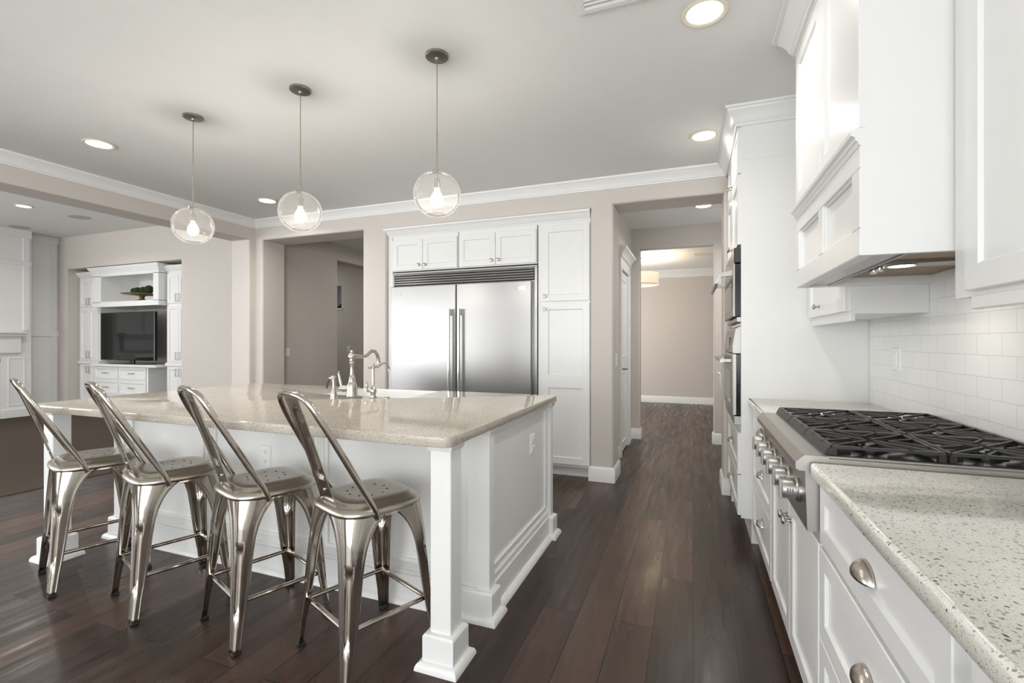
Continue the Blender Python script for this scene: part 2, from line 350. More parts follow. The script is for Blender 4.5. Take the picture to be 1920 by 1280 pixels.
# back wall with its openings as one outline
OUT = [(-5.0, 0), (-4.876, 0), (-4.876, 2.497), (-3.403, 2.497), (-3.403, 0), (-3.096, 0), (-3.096, 2.483), (-.879, 2.483), (-.879, 0), (-.672, 0),
       (-.672, 2.503), (.236, 2.503), (.236, 0), (1.3, 0), (1.3, CZ), (-5.0, CZ)]
def bullnose_wall(out, y0, y1, x0, x1, r=.022, seg=5):
    """extrude an outline (x, z) along y; the opening edges of its front face are rounded"""
    mb = MB(); n = len(out)
    def edge(k):
        (ax, az), (bx, bz) = out[k % n], out[(k + 1) % n]
        L = math.hypot(bx - ax, bz - az); nx, nz = -(bz - az) / L, (bx - ax) / L
        soft = not (max(az, bz) < .001 or min(az, bz) > CZ - .01 or (ax == bx and (ax <= x0 or ax >= x1)))
        return nx, nz, soft
    rings = [[(x, y1, z) for x, z in out]]
    for q in range(seg + 1):
        a = PI / 2 * q / seg; o, y = r * (1 - math.cos(a)), y0 + r * (1 - math.sin(a)); ring = []
        for k, (x, z) in enumerate(out):
            n1, n2 = edge(k - 1), edge(k)
            ring.append((x + o * (n1[0] * n1[2] + n2[0] * n2[2]), y, z + o * (n1[1] * n1[2] + n2[1] * n2[2])))
        rings.append(ring)
    return mb.rings(rings)
struct(bullnose_wall(OUT, YB, YB2, -5.0, 1.3).build('wall_back', 'wall', smooth=False))
struct(MB().prism(rounded_plan([(-5.29, 4.25), (-4.99, 4.25), (-4.99, YB2), (-5.29, YB2)], [.02, .02, 0, 0]), 0, GZ, 'z').build('wall_column', 'wall', smooth=False))
struct(MB().prism(rounded_plan([(-5.29, 2.497), (-4.99, 2.497), (-4.99, GZ), (-5.29, GZ)], [.012, .012, 0, 0]), -4.2, 4.26, 'y').build('wall_beam', 'wall', smooth=False))
mb = MB(); mb.box(XR, XR + .25, -4.2, -3.6, 0, CZ); mb.box(XR, XR + .25, -1.2, YB, 0, CZ); mb.box(XR, XR + .25, -3.6, -1.2, 0, .75); mb.box(XR, XR + .25, -3.6, -1.2, 2.35, CZ)
struct(mb.build('wall_right', 'wall'))
mb = MB()
for i in range(3): mb.box(XR - .03, XR + .05, -3.6 + 1.2 * i - .04, -3.6 + 1.2 * i + .04, .75, 2.35)
mb.box(XR - .03, XR + .05, -3.6, -1.2, .69, .75); mb.box(XR - .03, XR + .05, -3.6, -1.2, 2.35, 2.41)
struct(mb.build('added_window_right', 'trim'))  # unseen window, added with its hole for the right fill lamp
struct(MB().box(XR - .008, XR, -1.2, 3.33, .90, 1.62).build('wall_backsplash', 'tile'))
# rear wall with the big windows (behind the camera)
mb = MB()
mb.box(-11.2, -10.2, -4.2, -4.0, 0, GZ); mb.box(-10.2, -5.8, -4.2, -4.0, 0, .3); mb.box(-10.2, -5.8, -4.2, -4.0, 2.6, GZ); mb.box(-5.8, -3.8, -4.2, -4.0, 0, GZ)
mb.box(-3.8, .7, -4.2, -4.0, 0, .08); mb.box(-3.8, .7, -4.2, -4.0, 2.45, CZ); mb.box(.7, XR + .25, -4.2, -4.0, 0, CZ)
struct(mb.build('wall_rear', 'wall'))
for nm, x0, x1, z0, z1, k in (('window_1', -3.8, .7, .08, 2.45, 3), ('window_2', -10.2, -5.8, .3, 2.6, 3)):
    mb = MB(); mb.box(x0, x1, -4.0, -3.96, z0 - .06, z0); mb.box(x0, x1, -4.0, -3.96, z1, z1 + .06)
    for i in range(k + 1):
        x = x0 + (x1 - x0) * i / k; mb.box(x - .04, x + .04, -4.02, -3.96, z0, z1)
    struct(mb.build(nm, 'trim'))
mb = MB(); mb.box(-11.2, -10.85, -4.2, -3.3, 0, GZ); mb.box(-11.2, -10.85, .9, 5.22, 0, GZ); mb.box(-11.2, -10.85, -3.3, .9, 0, .3); mb.box(-11.2, -10.85, -3.3, .9, 2.6, GZ)
struct(mb.build('wall_left', 'white'))
mb = MB()
for i in range(4): mb.box(-10.87, -10.81, -3.3 + 1.4 * i - .04, -3.3 + 1.4 * i + .04, .3, 2.6)
mb.box(-10.87, -10.81, -3.3, .9, .24, .3); mb.box(-10.87, -10.81, -3.3, .9, 2.6, 2.66)
struct(mb.build('added_window_left', 'trim'))  # unseen window, added with its hole for the side fill lamp
# wall with the media niche
mb = MB(); TV0, TV1 = -10.56, -7.58
mb.box(-11.2, TV0, 5.22, 6.1, 0, GZ); mb.box(TV1, -5.29, 5.22, 6.1, 0, GZ); mb.box(TV0, TV1, 5.22, 6.1, 2.575, GZ); mb.box(TV0, TV1, 5.98, 6.1, 0, 2.575)
struct(mb.build('wall_media', 'wall'))
struct(MB().box(-5.42, -5.28, YB2, 5.22, 0, GZ).build('wall_hall_end', 'wall'))
# hall behind the first opening
mb = MB(); mb.box(-5.26, -5.02, YB2, 5.80, 0, CZ); mb.box(-5.26, -5.02, 5.80, 7.3, 2.497, CZ)
struct(mb.build('wall_hall_left', 'wall'))
mb = MB(); HY = 7.3
hx0, hx1, hz0, hz1 = -6.70, -6.22, 1.90, 2.33
mb.box(-9, hx0, HY, HY + .15, 0, CZ); mb.box(hx1, -5.0, HY, HY + .15, 0, CZ); mb.box(hx0, hx1, HY, HY + .15, 0, hz0); mb.box(hx0, hx1, HY, HY + .15, hz1, CZ)
struct(mb.build('wall_hall_far', 'wall'))
struct(MB().box(-9, -3.2, 9.0, 9.15, 0, CZ).build('wall_hall_rear', 'stair'))
struct(MB().box(-9.15, -9, 6.1, 9.15, 0, CZ).build('wall_hall_side', 'wall'))
struct(MB().box(-9.15, -5.26, 6.1, 9.15, 2.74, 2.84).build('ceiling_hall', 'ceil'))
struct(MB().box(-9.15, -5.26, 6.1, 9.15, -.08, .003).build('floor_hall', 'floor'))
struct(MB().box(-3.25, -3.1, YB2, 9.15, 0, CZ).build('wall_hall_right', 'wall'))
# fridge recess
mb = MB(); mb.box(-3.1, -.885, 5.12, 5.2, 0, CZ)
struct(mb.build('wall_fridge_recess', 'wall'))
# passage and dining room
mb = MB(); mb.box(-.88, -.76, YB2, 5.40, 0, CZ); mb.box(-.88, -.76, 5.98, 6.42, 0, CZ); mb.box(-.88, -.76, 5.40, 5.98, 2.08, CZ)
struct(mb.build('wall_passage_left', 'wall'))
mb = MB(); mb.box(1.3, 1.45, YB2, 5.1, 0, CZ); mb.box(1.3, 1.45, 6.1, 6.42, 0, CZ); mb.box(1.3, 1.45, 5.1, 6.1, 0, 1.0); mb.box(1.3, 1.45, 5.1, 6.1, 2.2, CZ)
struct(mb.build('wall_passage_right', 'wall'))
struct(recess(lambda u, v, d: (1.3 - d, u, v), 5.1, 6.1, 1.0, 2.2, w=.05, d=.02).build('added_window_passage', 'trim'))  # hole and frame added to house the passage fill lamp
struct(recess(lambda u, v, d: (-3.0 + d, u, v), 7.3, 9.7, .6, 2.2, w=.05, d=.02).build('window_6', 'trim'))
struct(bullnose_wall([(-3, 0), (-.652, 0), (-.652, 2.472), (.237, 2.472), (.237, 0), (2.5, 0), (2.5, CZ), (-3, CZ)], 6.42, 6.56, -3, 2.5, r=.02).build('wall_dining_near', 'wall', smooth=False))
struct(MB().box(-3, 2.5, 10.4, 10.55, 0, CZ).build('wall_dining_far', 'wall'))
struct(MB().box(2.5, 2.65, 6.42, 10.55, 0, CZ).build('wall_dining_right', 'wall'))
mb = MB(); mb.box(-3.15, -3, 6.42, 7.3, 0, CZ); mb.box(-3.15, -3, 9.7, 10.55, 0, CZ); mb.box(-3.15, -3, 7.3, 9.7, 0, .6); mb.box(-3.15, -3, 7.3, 9.7, 2.2, CZ)
struct(mb.build('wall_dining_left', 'wall'))
# crown mouldings and baseboards
struct(MB().sweep([(-4.99, -4.0), (-4.99, YB), (.28, YB)], CROWN, CZ).build('trim_1', 'trim'))
struct(MB().sweep([(2.5, 10.4), (-3, 10.4)][::-1], [(0, 0), (0, -.15), (.02, -.15), (.03, -.10), (.06, -.05), (.10, -.02), (.11, 0)], CZ).build('trim_2', 'trim'))
struct(MB().sweep([(-.879, YB + .03), (-.879, YB), (-.672, YB), (-.672, YB2), (-.76, YB2), (-.76, 5.29)], BASE).build('baseboard_back', 'trim'))
struct(MB().sweep([(.5, YB2), (.236, YB2), (.236, YB), (.30, YB)], BASE).build('baseboard_oven', 'trim'))
struct(MB().sweep([(-.76, 6.10), (-.76, 6.42), (-.652, 6.42), (-.652, 6.56)], BASE).build('baseboard_passage_left', 'trim'))
struct(MB().sweep([(.237, 6.56), (.237, 6.42), (1.2, 6.42)], BASE).build('baseboard_passage_right', 'trim'))
struct(MB().sweep([(-3, 10.4), (2.5, 10.4)], BASE).build('baseboard_dining', 'trim'))
struct(MB().sweep([(-10.85, 5.22), (-10.56, 5.22)], BASE).build('baseboard_media', 'trim'))
struct(MB().sweep([(-5.02, YB2), (-5.02, 5.8)], BASE).build('baseboard_hall', 'trim'))
# board-and-batten on the great-room left wall
mb = MB(); P = FE(-10.85)
for y in (4.80, 5.16): slab(P, y - .04, y + .04, .13, GZ, t=.018, mb=mb)
slab(P, 4.70, 5.22, 1.36, 1.46, t=.019, mb=mb); slab(P, 4.70, 5.22, 3.03, GZ, t=.02, mb=mb); slab(P, 4.70, 5.22, 0, .16, t=.021, mb=mb)
struct(mb.build('trim_3', 'white'))
# passage door with its casing
D = MB(); shaker(FE(-.80), 5.408, 5.978, .01, 1.0, t=.04, fw=.10, b=.0004, mb=D); shaker(FE(-.80), 5.408, 5.978, 1.0, 2.07, t=.04, fw=.10, b=.0004, mb=D)
door = struct(D.build('door_1', 'trim'))
c = MB(); P = FE(-.76)
for y0, y1 in ((5.30, 5.40), (5.98, 6.09)):
    slab(P, y0, y1, 0, 2.08, t=.022, mb=c); slab(P, y0 - .0015 if y0 < 5.5 else y0 + .075, y0 + .025 if y0 < 5.5 else y1 + .0015, 0, 2.0795, t=.03, mb=c)
slab(P, 5.29, 6.10, 2.08, 2.24, t=.024, mb=c)
c.box(-.88, -.758, 5.395, 5.404, 0, 2.08); c.box(-.86, -.801, 5.404, 5.98, 0, 2.08)
c.build('door_casing', 'trim', door)
MB().sweep([(-.76, 6.105), (-.736, 6.105), (-.736, 5.285), (-.76, 5.285)][::-1], [(0, 0), (0, .0), (.012, 0), (.014, .02), (.03, .05), (.055, .08), (.062, .085), (.064, .11), (0, .11)], 2.20).build('door_head_crown', 'trim', door)
h = MB(); h.lathe([(.028, 0), (.028, .008), (.011, .012), (.011, .05)], (-.76, 5.47, .96), 'x', 16); h.tube([(-.712, 5.47, .96), (-.706, 5.49, .96), (-.705, 5.58, .96)], .0085)
h.build('door_handle', 'steeld', door)

# ------------------------------------------------------------------ kitchen island
IX0, IX1, IY0, IY1 = -3.55, -.842, 1.565, 3.06     # counter edges
BX0, BX1, BY0, BY1 = -3.50, -.873, 2.00, 3.04      # cabinet body
isl = thing('kitchen_island', 'white panelled kitchen island under a beige quartz top with square corner posts', 'island', (-2.2, 2.3, 0))
PS, PE = FS(BY0), FE(BX1 - .02)
b = MB(); b.box(BX0 + .03, BX1 - .02, BY0, 2.60, 0, .874); b.box(BX0 + .03, -2.46, 2.60, BY1 - .02, 0, .874); b.box(-1.66, BX1 - .02, 2.60, BY1 - .02, 0, .874); b.box(-2.46, -1.66, 2.60, BY1 - .02, 0, .60)
b.build('body', 'white', isl)
b = MB()
for x0, x1 in ((-1.80, -1.02), (-2.62, -1.88), (-3.36, -2.70)):
    recess(PS, x0, x1, .20, .80, w=.018, d=.012, mb=b)
b.build('front_moulding', 'white', isl)
for x in (-1.84, -2.66):
    b = MB(); slab(PS, x - .003, x + .003, .15, .874, t=.004, b=.001, mb=b); slab(PS, x - .025, x - .012, .15, .874, t=.007, mb=b); slab(PS, x + .012, x + .025, .15, .874, t=.007, mb=b)
    b.build('front_batten', 'white', isl)
b = MB(); recess(PE, 2.05 + .02, 2.94, .20, .845, w=.016, d=.012, mb=b); slab(PE, 2.02, 2.06, .13, .874, t=.02, mb=b); slab(PE, 2.02, 2.99, .845, .874, t=.02, mb=b)
b.build('end_panel_frame', 'white', isl)
b = MB(); slab(PE, 2.0, 3.03, 0, .14, t=.022, mb=b); slab(PE, 2.0, 3.03, .14, .17, t=.014, mb=b); b.sweep([(BX1 - .02, 2.05), (BX1 - .02, 3.0)][::1], [(.02, 0), (.05, 0), (.048, .012), (.04, .022), (.028, .03), (.02, .032)])
b.build('end_baseboard', 'white', isl)
b = MB(); slab(PS, BX0 + .05, BX1 - .05, 0, .14, t=.018, mb=b); slab(PS, BX0 + .05, BX1 - .05, .14, .16, t=.010, mb=b); b.sweep([(BX0 + .05, BY0), (BX1 - .06, BY0)], [(.014, 0), (.04, 0), (.038, .012), (.03, .022), (.018, .03), (.014, .032)])
b.build('front_baseboard', 'white', isl)
SHOE = [(0, 0), (.024, 0), (.023, .012), (.017, .024), (.006, .031), (0, .032)]
def square_post(x0, x1, y0, y1, name):
    o = MB().box(x0, x1, y0, y1, .10, .874, .003).build(name, 'white', isl)
    q = MB().rects(lambda u, v, d: (u, v, d), [(x0 - .022, x1 + .022, y0 - .022, y1 + .022, 0), (x0 - .022, x1 + .022, y0 - .022, y1 + .022, .126), (x0 - .016, x1 + .016, y0 - .016, y1 + .016, .134), (x0 - .001, x1 + .001, y0 - .001, y1 + .001, .136)])
    q.sweep([(x0 - .022, y0 - .022), (x1 + .022, y0 - .022), (x1 + .022, y1 + .022), (x0 - .022, y1 + .022)], SHOE, closed=True)
    q.build('plinth', 'white', o)
    MB().rects(lambda u, v, d: (u, v, d), [(x0 - .004, x1 + .004, y0 - .004, y1 + .004, .845), (x0 - .010, x1 + .010, y0 - .010, y1 + .010, .856), (x0 - .010, x1 + .010, y0 - .010, y1 + .010, .874)]).build('collar', 'white', o)
    return o
square_post(-.963, -.873, 1.635, 1.725, 'post')
square_post(-3.54, -3.45, 1.635, 1.725, 'post')
square_post(-.975, -.866, 1.992, 2.055, 'pilaster')
square_post(-3.53, -3.43, 1.99, 2.10, 'pilaster')
square_post(-.935, -.866, 2.99, 3.045, 'pilaster')
# counter: outline with the sink cut-out, rounded in plan
def counter_slab(pts, z0, z1, rad, e=.005):
    mb = MB(); pl = rounded_plan(pts, rad)
    n = len(pl); c = []
    for i in range(n):
        p = Vector(pl[i]); d1 = (p - Vector(pl[i - 1])).normalized(); d2 = (Vector(pl[(i + 1) % n]) - p).normalized()
        m = Vector((-d1.y - d2.y, d1.x + d2.x)) / max(.3, 1 + d1.dot(d2)); c.append((p, m))
    R_ = lambda o, z: [(p.x + m.x * o, p.y + m.y * o, z) for p, m in c]
    mb.rings([R_(e * .6, z0), R_(0, z0 + e * .6), R_(0, z1 - e)] + [R_(e * (1 - math.cos(a)), z1 - e + e * math.sin(a)) for a in (R(22), R(45), R(68), R(90))])
    return mb
SX0, SX1, SY = -2.42, -1.70, 2.575
ic = counter_slab([(IX0, IY0), (IX1, IY0), (IX1, IY1), (SX1, IY1), (SX1, SY), (SX0, SY), (SX0, IY1), (IX0, IY1)], .874, .914, [.04, .04, .02, 0, .03, .03, 0, .02]).build('countertop', 'quartz', ang=.9)
tag(ic, 'beige speckled quartz countertop of the island', 'countertop')
# apron-front sink
s = thing('farmhouse_sink', 'white porcelain apron sink let into the far side of the island', 'sink', (-2.06, 2.83, .64))
q = MB(); x0, x1, y0, y1 = SX0 - .012, SX1 + .012, SY - .012, IY1 + .03
q.rects(lambda u, v, d: (u, v, d), [(x0 + .02, x1 - .02, y0 + .02, y1 - .02, .62), (x0, x1, y0, y1, .65), (x0, x1, y0, y1, .868), (SX0 + .004, SX1 - .004, SY + .004, y1, .872), (SX0 + .004, SX1 - .004, SY + .004, y1, .900), (SX0 + .012, SX1 - .012, SY + .012, y1 - .006, .906), (SX0 + .025, SX1 - .025, SY + .022, y1 - .03, .906), (SX0 + .035, SX1 - .035, SY + .03, y1 - .04, .89), (SX0 + .05, SX1 - .05, SY + .05, y1 - .06, .67)])
q.build('basin', 'porcelain', s)
MB().lathe([(.045, 0), (.045, .004), (.03, .006), (.005, .003)], (-2.06, 2.82, .671)).build('drain', 'nickel', s)

# faucets on the island
FZ = .914
f = thing('bridge_faucet', 'tall brushed nickel faucet with swan-neck spout behind the sink', 'faucet', (-2.058, 2.515, FZ))
MB().lathe([(.034, 0), (.036, .004), (.034, .012), (.033, .05), (.031, .075), (.024, .092), (.021, .10), (.0215, .104), (.0195, .108), (.020, .125), (.017, .130), (.0125, .145), (.0105, .18), (.013, .21), (.0165, .216), (.0165, .220), (.014, .224), (.0165, .228), (.0165, .234), (.013, .238), (.013, .245), (.022, .25), (.0255, .262), (.022, .274), (.013, .282), (.009, .285), (.0105, .291), (.0095, .298), (.003, .303)], (-2.058, 2.515, FZ), n=24).build('column', 'nickel', f)
MB().tube([(-2.058, 2.53, FZ + .264), (-2.052, 2.57, FZ + .258), (-2.048, 2.62, FZ + .256), (-2.046, 2.65, FZ + .262), (-2.044, 2.675, FZ + .280), (-2.042, 2.70, FZ + .292), (-2.040, 2.73, FZ + .288), (-2.038, 2.752, FZ + .265), (-2.037, 2.762, FZ + .235), (-2.037, 2.765, FZ + .208)], [.015, .012, .010, .010, .0105, .011, .0115, .012, .013, .015], 12).build('spout', 'nickel', f)
q = MB(); q.lathe([(.020, 0), (.021, .05), (.0235, .053), (.0235, .06), (.020, .062), (.015, .08), (.006, .084)], (-2.070, 2.515, FZ + .052), '-x', 18)
q.tube([(-2.142, 2.515, FZ + .060), (-2.148, 2.515, FZ + .09), (-2.155, 2.515, FZ + .115), (-2.163, 2.515, FZ + .145)], [.008, .010, .008, .0065], 10); q.lathe([(.010, 0), (.010, .004), (.005, .007), (.009, .013), (.002, .02)], (-2.163, 2.515, FZ + .143), n=12)
q.build('handle', 'nickel', f)
f = thing('filter_faucet', 'small brushed nickel drinking-water faucet right of the tall faucet', 'faucet', (-1.893, 2.515, FZ))
MB().lathe([(.022, 0), (.023, .004), (.016, .012), (.016, .022), (.020, .035), (.021, .05), (.016, .06), (.011, .07), (.0085, .075), (.0085, .185), (.0125, .188), (.0125, .192), (.009, .198), (.0095, .212), (.005, .220), (.002, .224)], (-1.893, 2.515, FZ)).build('column', 'nickel', f)
MB().tube([(-1.91, 2.49, FZ + .190), (-1.893, 2.52, FZ + .192), (-1.885, 2.56, FZ + .196), (-1.878, 2.585, FZ + .212), (-1.872, 2.61, FZ + .216), (-1.866, 2.63, FZ + .205), (-1.863, 2.64, FZ + .180), (-1.862, 2.642, FZ + .165)], [.008, .008, .007, .0065, .0065, .0065, .0065, .0085], 10).build('spout', 'nickel', f)
q = MB(); q.tube([(-1.905, 2.515, FZ + .042), (-1.935, 2.505, FZ + .042)], .008, 10); q.tube([(-1.932, 2.506, FZ + .045), (-1.934, 2.505, FZ + .07), (-1.935, 2.505, FZ + .09), (-1.935, 2.505, FZ + .1)], [.004, .0085, .0095, .003], 10)
q.build('handle', 'nickel', f)
f = thing('side_sprayer', 'brushed nickel hand sprayer with dark trigger left of the tall faucet', 'sprayer', (-2.203, 2.515, FZ))
MB().lathe([(.023, 0), (.023, .006), (.019, .02), (.014, .04), (.011, .05)], (-2.203, 2.515, FZ)).build('base', 'nickel', f)
q = MB(); q.tube([(-2.203, 2.515, FZ + .05), (-2.203, 2.515, FZ + .09), (-2.205, 2.515, FZ + .112)], [.011, .012, .014], 12); q.tube([(-2.185, 2.513, FZ + .118), (-2.205, 2.515, FZ + .119), (-2.235, 2.518, FZ + .112), (-2.245, 2.519, FZ + .106)], [.010, .0155, .014, .009], 12)
q.build('spray_head', 'nickel', f)
MB().tube([(-2.232, 2.506, FZ + .112), (-2.244, 2.504, FZ + .085), (-2.252, 2.503, FZ + .050)], [.005, .006, .007], 8).build('trigger', 'enamel', f)
tag(MB().lathe([(.021, 0), (.021, .004), (.017, .007), (.014, .006), (.004, .008)], (-1.80, 2.525, FZ)).build('air_switch', 'nickel'), 'round nickel push button on the island counter beside the sink', 'button')

def outlet(P, u, v, label, w=.07, hgt=.115, kind='duplex', cat='outlet', root=None):
    c = P(u, v, 0); o = thing('power_outlet' if cat == 'outlet' else 'light_switch', label, cat, c)
    slab(P, u - w / 2, u + w / 2, v - hgt / 2, v + hgt / 2, t=.006, b=.003).build('cover_plate', 'plastic', o)
    if kind == 'duplex':
        for dv in (-.026, .026):
            q = slab(P, u - .017, u + .017, v + dv - .014, v + dv + .014, t=.009, b=.003).build('socket', 'plastic', o)
            k = MB()
            for du in (-.007, .007): slab(P, u + du - .0012, u + du + .0012, v + dv - .003, v + dv + .006, t=.0095, b=.0002, mb=k)
            slab(P, u - .0025, u + .0025, v + dv - .010, v + dv - .006, t=.0095, b=.0002, mb=k)
            k.build('slots', 'slot', q)
    else:
        q = slab(P, u - .017, u + .017, v - .034, v + .034, t=.009, b=.003).build('rocker', 'plastic', o)
    return o
outlet(PS, -2.22, .635, 'white outlet on the front of the island, behind the stools')
outlet(PE, 2.69, .665, 'white outlet on the right end of the island', w=.075)

# ------------------------------------------------------------------ bar stools
def make_stool():
    st = thing('bar_stool', '', 'bar stool')
    zs = [0, .02, .06, .10, .135, .15, .165, .19, .22, .26, .30, .34, .375, .39, .405, .42, .44, .46, .48, .50, .515, .53, .545, .557, .568, .578, .586, .592, .597, .601, .604]
    WK = [(0, .029), (.10, .034), (.17, .043), (.25, .051), (.37, .061), (.44, .069), (.49, .081), (.53, .099), (.56, .119), (.580, .138), (.592, .155), (.604, .172)]
    def lerp(tab, z):
        for (a, va), (b_, vb) in zip(tab, tab[1:]):
            if z <= b_: return va + (vb - va) * (z - a) / (b_ - a)
        return tab[-1][1]
    CK = [(0, .210), (.12, .201), (.30, .190), (.48, .181), (.60, .175), (.62, .175)]
    RK = [(0, .012), (.12, .021), (.35, .028), (.50, .048), (.60, .075), (.62, .075)]
    def sm(x): x = max(0, min(1, x)); return x * x * (3 - 2 * x)
    for sx, sy in ((1, -1), (-1, -1), (1, 1), (-1, 1)):
        mb = MB(); mb.sol = .0035; NA = 28; rings = []
        for z in zs:
            w, c, r = lerp(WK, z), lerp(CK, z), lerp(RK, z); r = min(r, w * .8)
            g = sm((z - .135) / .03) * sm((.425 - z) / .035)
            pts = []
            for k in range(4): pts.append((c - w + (w - r) * k / 4, c, 0, 0))
            for k in range(NA + 1):
                a = PI / 2 * k / NA; t = abs(k / NA - .5) * 2
                dep = .015 * g * sm((.72 - t) / .22)
                rr = r - dep; cx = c - r
                pts.append((cx + rr * math.sin(a), cx + rr * math.cos(a), 0, 0))
            for k in range(1, 5): pts.append((c, c - r - (w - r) * k / 4, 0, 0))
            pts[0] = (pts[0][0], pts[0][1] + .004, 0, 0); pts[-1] = (pts[-1][0] + .004, pts[-1][1], 0, 0)
            row = [(sx * p[0], sy * p[1], z + .006) for p in pts]
            if sx * sy < 0: row = row[::-1]
            rings.append(row)
        mb.rings(rings, caps=False, closed=False)
        leg = mb.build('leg', 'stool', st, recalc=False, ang=1.2)
        leg.modifiers['thickness'].offset = -1 if False else 1
        q = MB(); c = .210
        q.box(sx * (c - .031), sx * (c + .001), sy * (c - .031), sy * (c + .001), 0, .012, .003); q.build('foot_cap', 'black', leg)
    # seat pan: rounded square, rolled rim, dished top
    def plan(s_, a):                       # superellipse-like rounded square
        ca, sa = math.cos(a), math.sin(a); e = .56
        return (math.copysign(abs(ca) ** e, ca) * s_, math.copysign(abs(sa) ** e, sa) * s_)
    prof = [(.173, .598), (.184, .600), (.189, .606), (.190, .613), (.187, .621), (.180, .628), (.171, .632), (.164, .635), (.157, .642), (.150, .6475), (.139, .650), (.11, .650), (.08, .6485), (.05, .6475), (.02, .647)]
    mb = MB(); N = 48
    mb.rings([[(*plan(s_, 2 * PI * k / N), z) for k in range(N)] for s_, z in prof])
    seat = mb.build('seat', 'seat', st, ang=1.0)
    for hx, hy in [(0, 0)] + [(.080 * math.cos(a), .080 * math.sin(a)) for a in [R(20 + 36 * k) for k in range(10)]]:
        MB().lathe([(.0045, 0), (.0045, .0006)], (hx, hy, .6486 if hx * hx + hy * hy > .004 else .6469), n=10).build('seat_hole', 'dark', seat)
    # back loop
    half = [(.174, -.055, .585), (.180, -.068, .62), (.178, -.106, .69), (.173, -.150, .77), (.167, -.200, .86), (.160, -.244, .94), (.152, -.272, .99), (.138, -.295, 1.036), (.112, -.308, 1.062), (.060, -.314, 1.073), (0, -.315, 1.075)]
    path = half + [(-x, y, z) for x, y, z in half[-2::-1]]
    # smooth the polyline
    pv = [Vector(p) for p in path]; fine = []
    for i in range(len(pv) - 1):
        p0, p1, p2, p3 = pv[max(0, i - 1)], pv[i], pv[i + 1], pv[min(len(pv) - 1, i + 2)]
        for k in range(4):
            t = k / 4; fine.append(.5 * ((2 * p1) + (-p0 + p2) * t + (2 * p0 - 5 * p1 + 4 * p2 - p3) * t * t + (-p0 + 3 * p1 - 3 * p2 + p3) * t ** 3))
    fine.append(pv[-1])
    rr = [.0125] * len(fine); rr[0] = .015; rr[-1] = .015
    MB().tube(fine, rr, 12).build('back_frame', 'stool', st)
    # splat: sheet with a pressed oval
    mb = MB(); mb.sol = .003
    def sp(u, v):
        z = .638 + (1.068 - .638) * v; wv = .060 - .005 * math.sin(PI * v) + (.004 * (1 - v / .08) if v < .08 else 0)
        y = -.166 - .148 * (v ** 1.04)
        x = (u * 2 - 1) * wv
        du = abs(x) / .036; dv = max(0, abs(v - .56) - .26) / .07
        e = math.sqrt(du * du + dv * dv) if dv > 0 else du
        press = .008 * sm((1.1 - e) / .2)
        lip = .004 * sm((abs(x) - wv + .008) / .006)
        return (x, y + press - lip, z)
    mb.grid(sp, 22, 40); mb.build('splat', 'stool', st, recalc=False, ang=1.2)
    MB().lathe([(.007, 0), (.006, .003), (.001, .005)], (0, -.184, .69), '-y', 12).build('rivet', 'stool', st)
    c = .174
    for a, b_ in (((-1, -1), (1, -1)), ((1, -1), (1, 1)), ((1, 1), (-1, 1)), ((-1, 1), (-1, -1))):
        MB().tube([(a[0] * c, a[1] * c, .197), (b_[0] * c, b_[1] * c, .197)], .0095, 10).build('stretcher', 'stool', st)
    for sy in (-1, 1):                    # little clamp plates under the seat sides
        MB().box(sy * .160, sy * .180, -.02, .05, .588, .602, .003).build('clamp_plate', 'stool', st)
    return st
stool = make_stool()
for i, (x, y, a, lab) in enumerate(((-1.279, 1.660, 23, 'brushed metal bar stool nearest the right corner post, rightmost of four'),
                                    (-1.848, 1.664, 20.8, 'brushed metal bar stool second from the right, beside the front outlet'),
                                    (-2.466, 1.654, 19.8, 'brushed metal bar stool third from the right, second from the left end'),
                                    (-3.102, 1.660, 19.8, 'brushed metal bar stool at the left end of the island, by the carpet'))):
    o = stool if i == 0 else copy_tree(stool)
    o.location = (x, y, 0); o.rotation_euler.z = R(-a); o['label'] = lab; o['group'] = 'metal bar stools along the island'

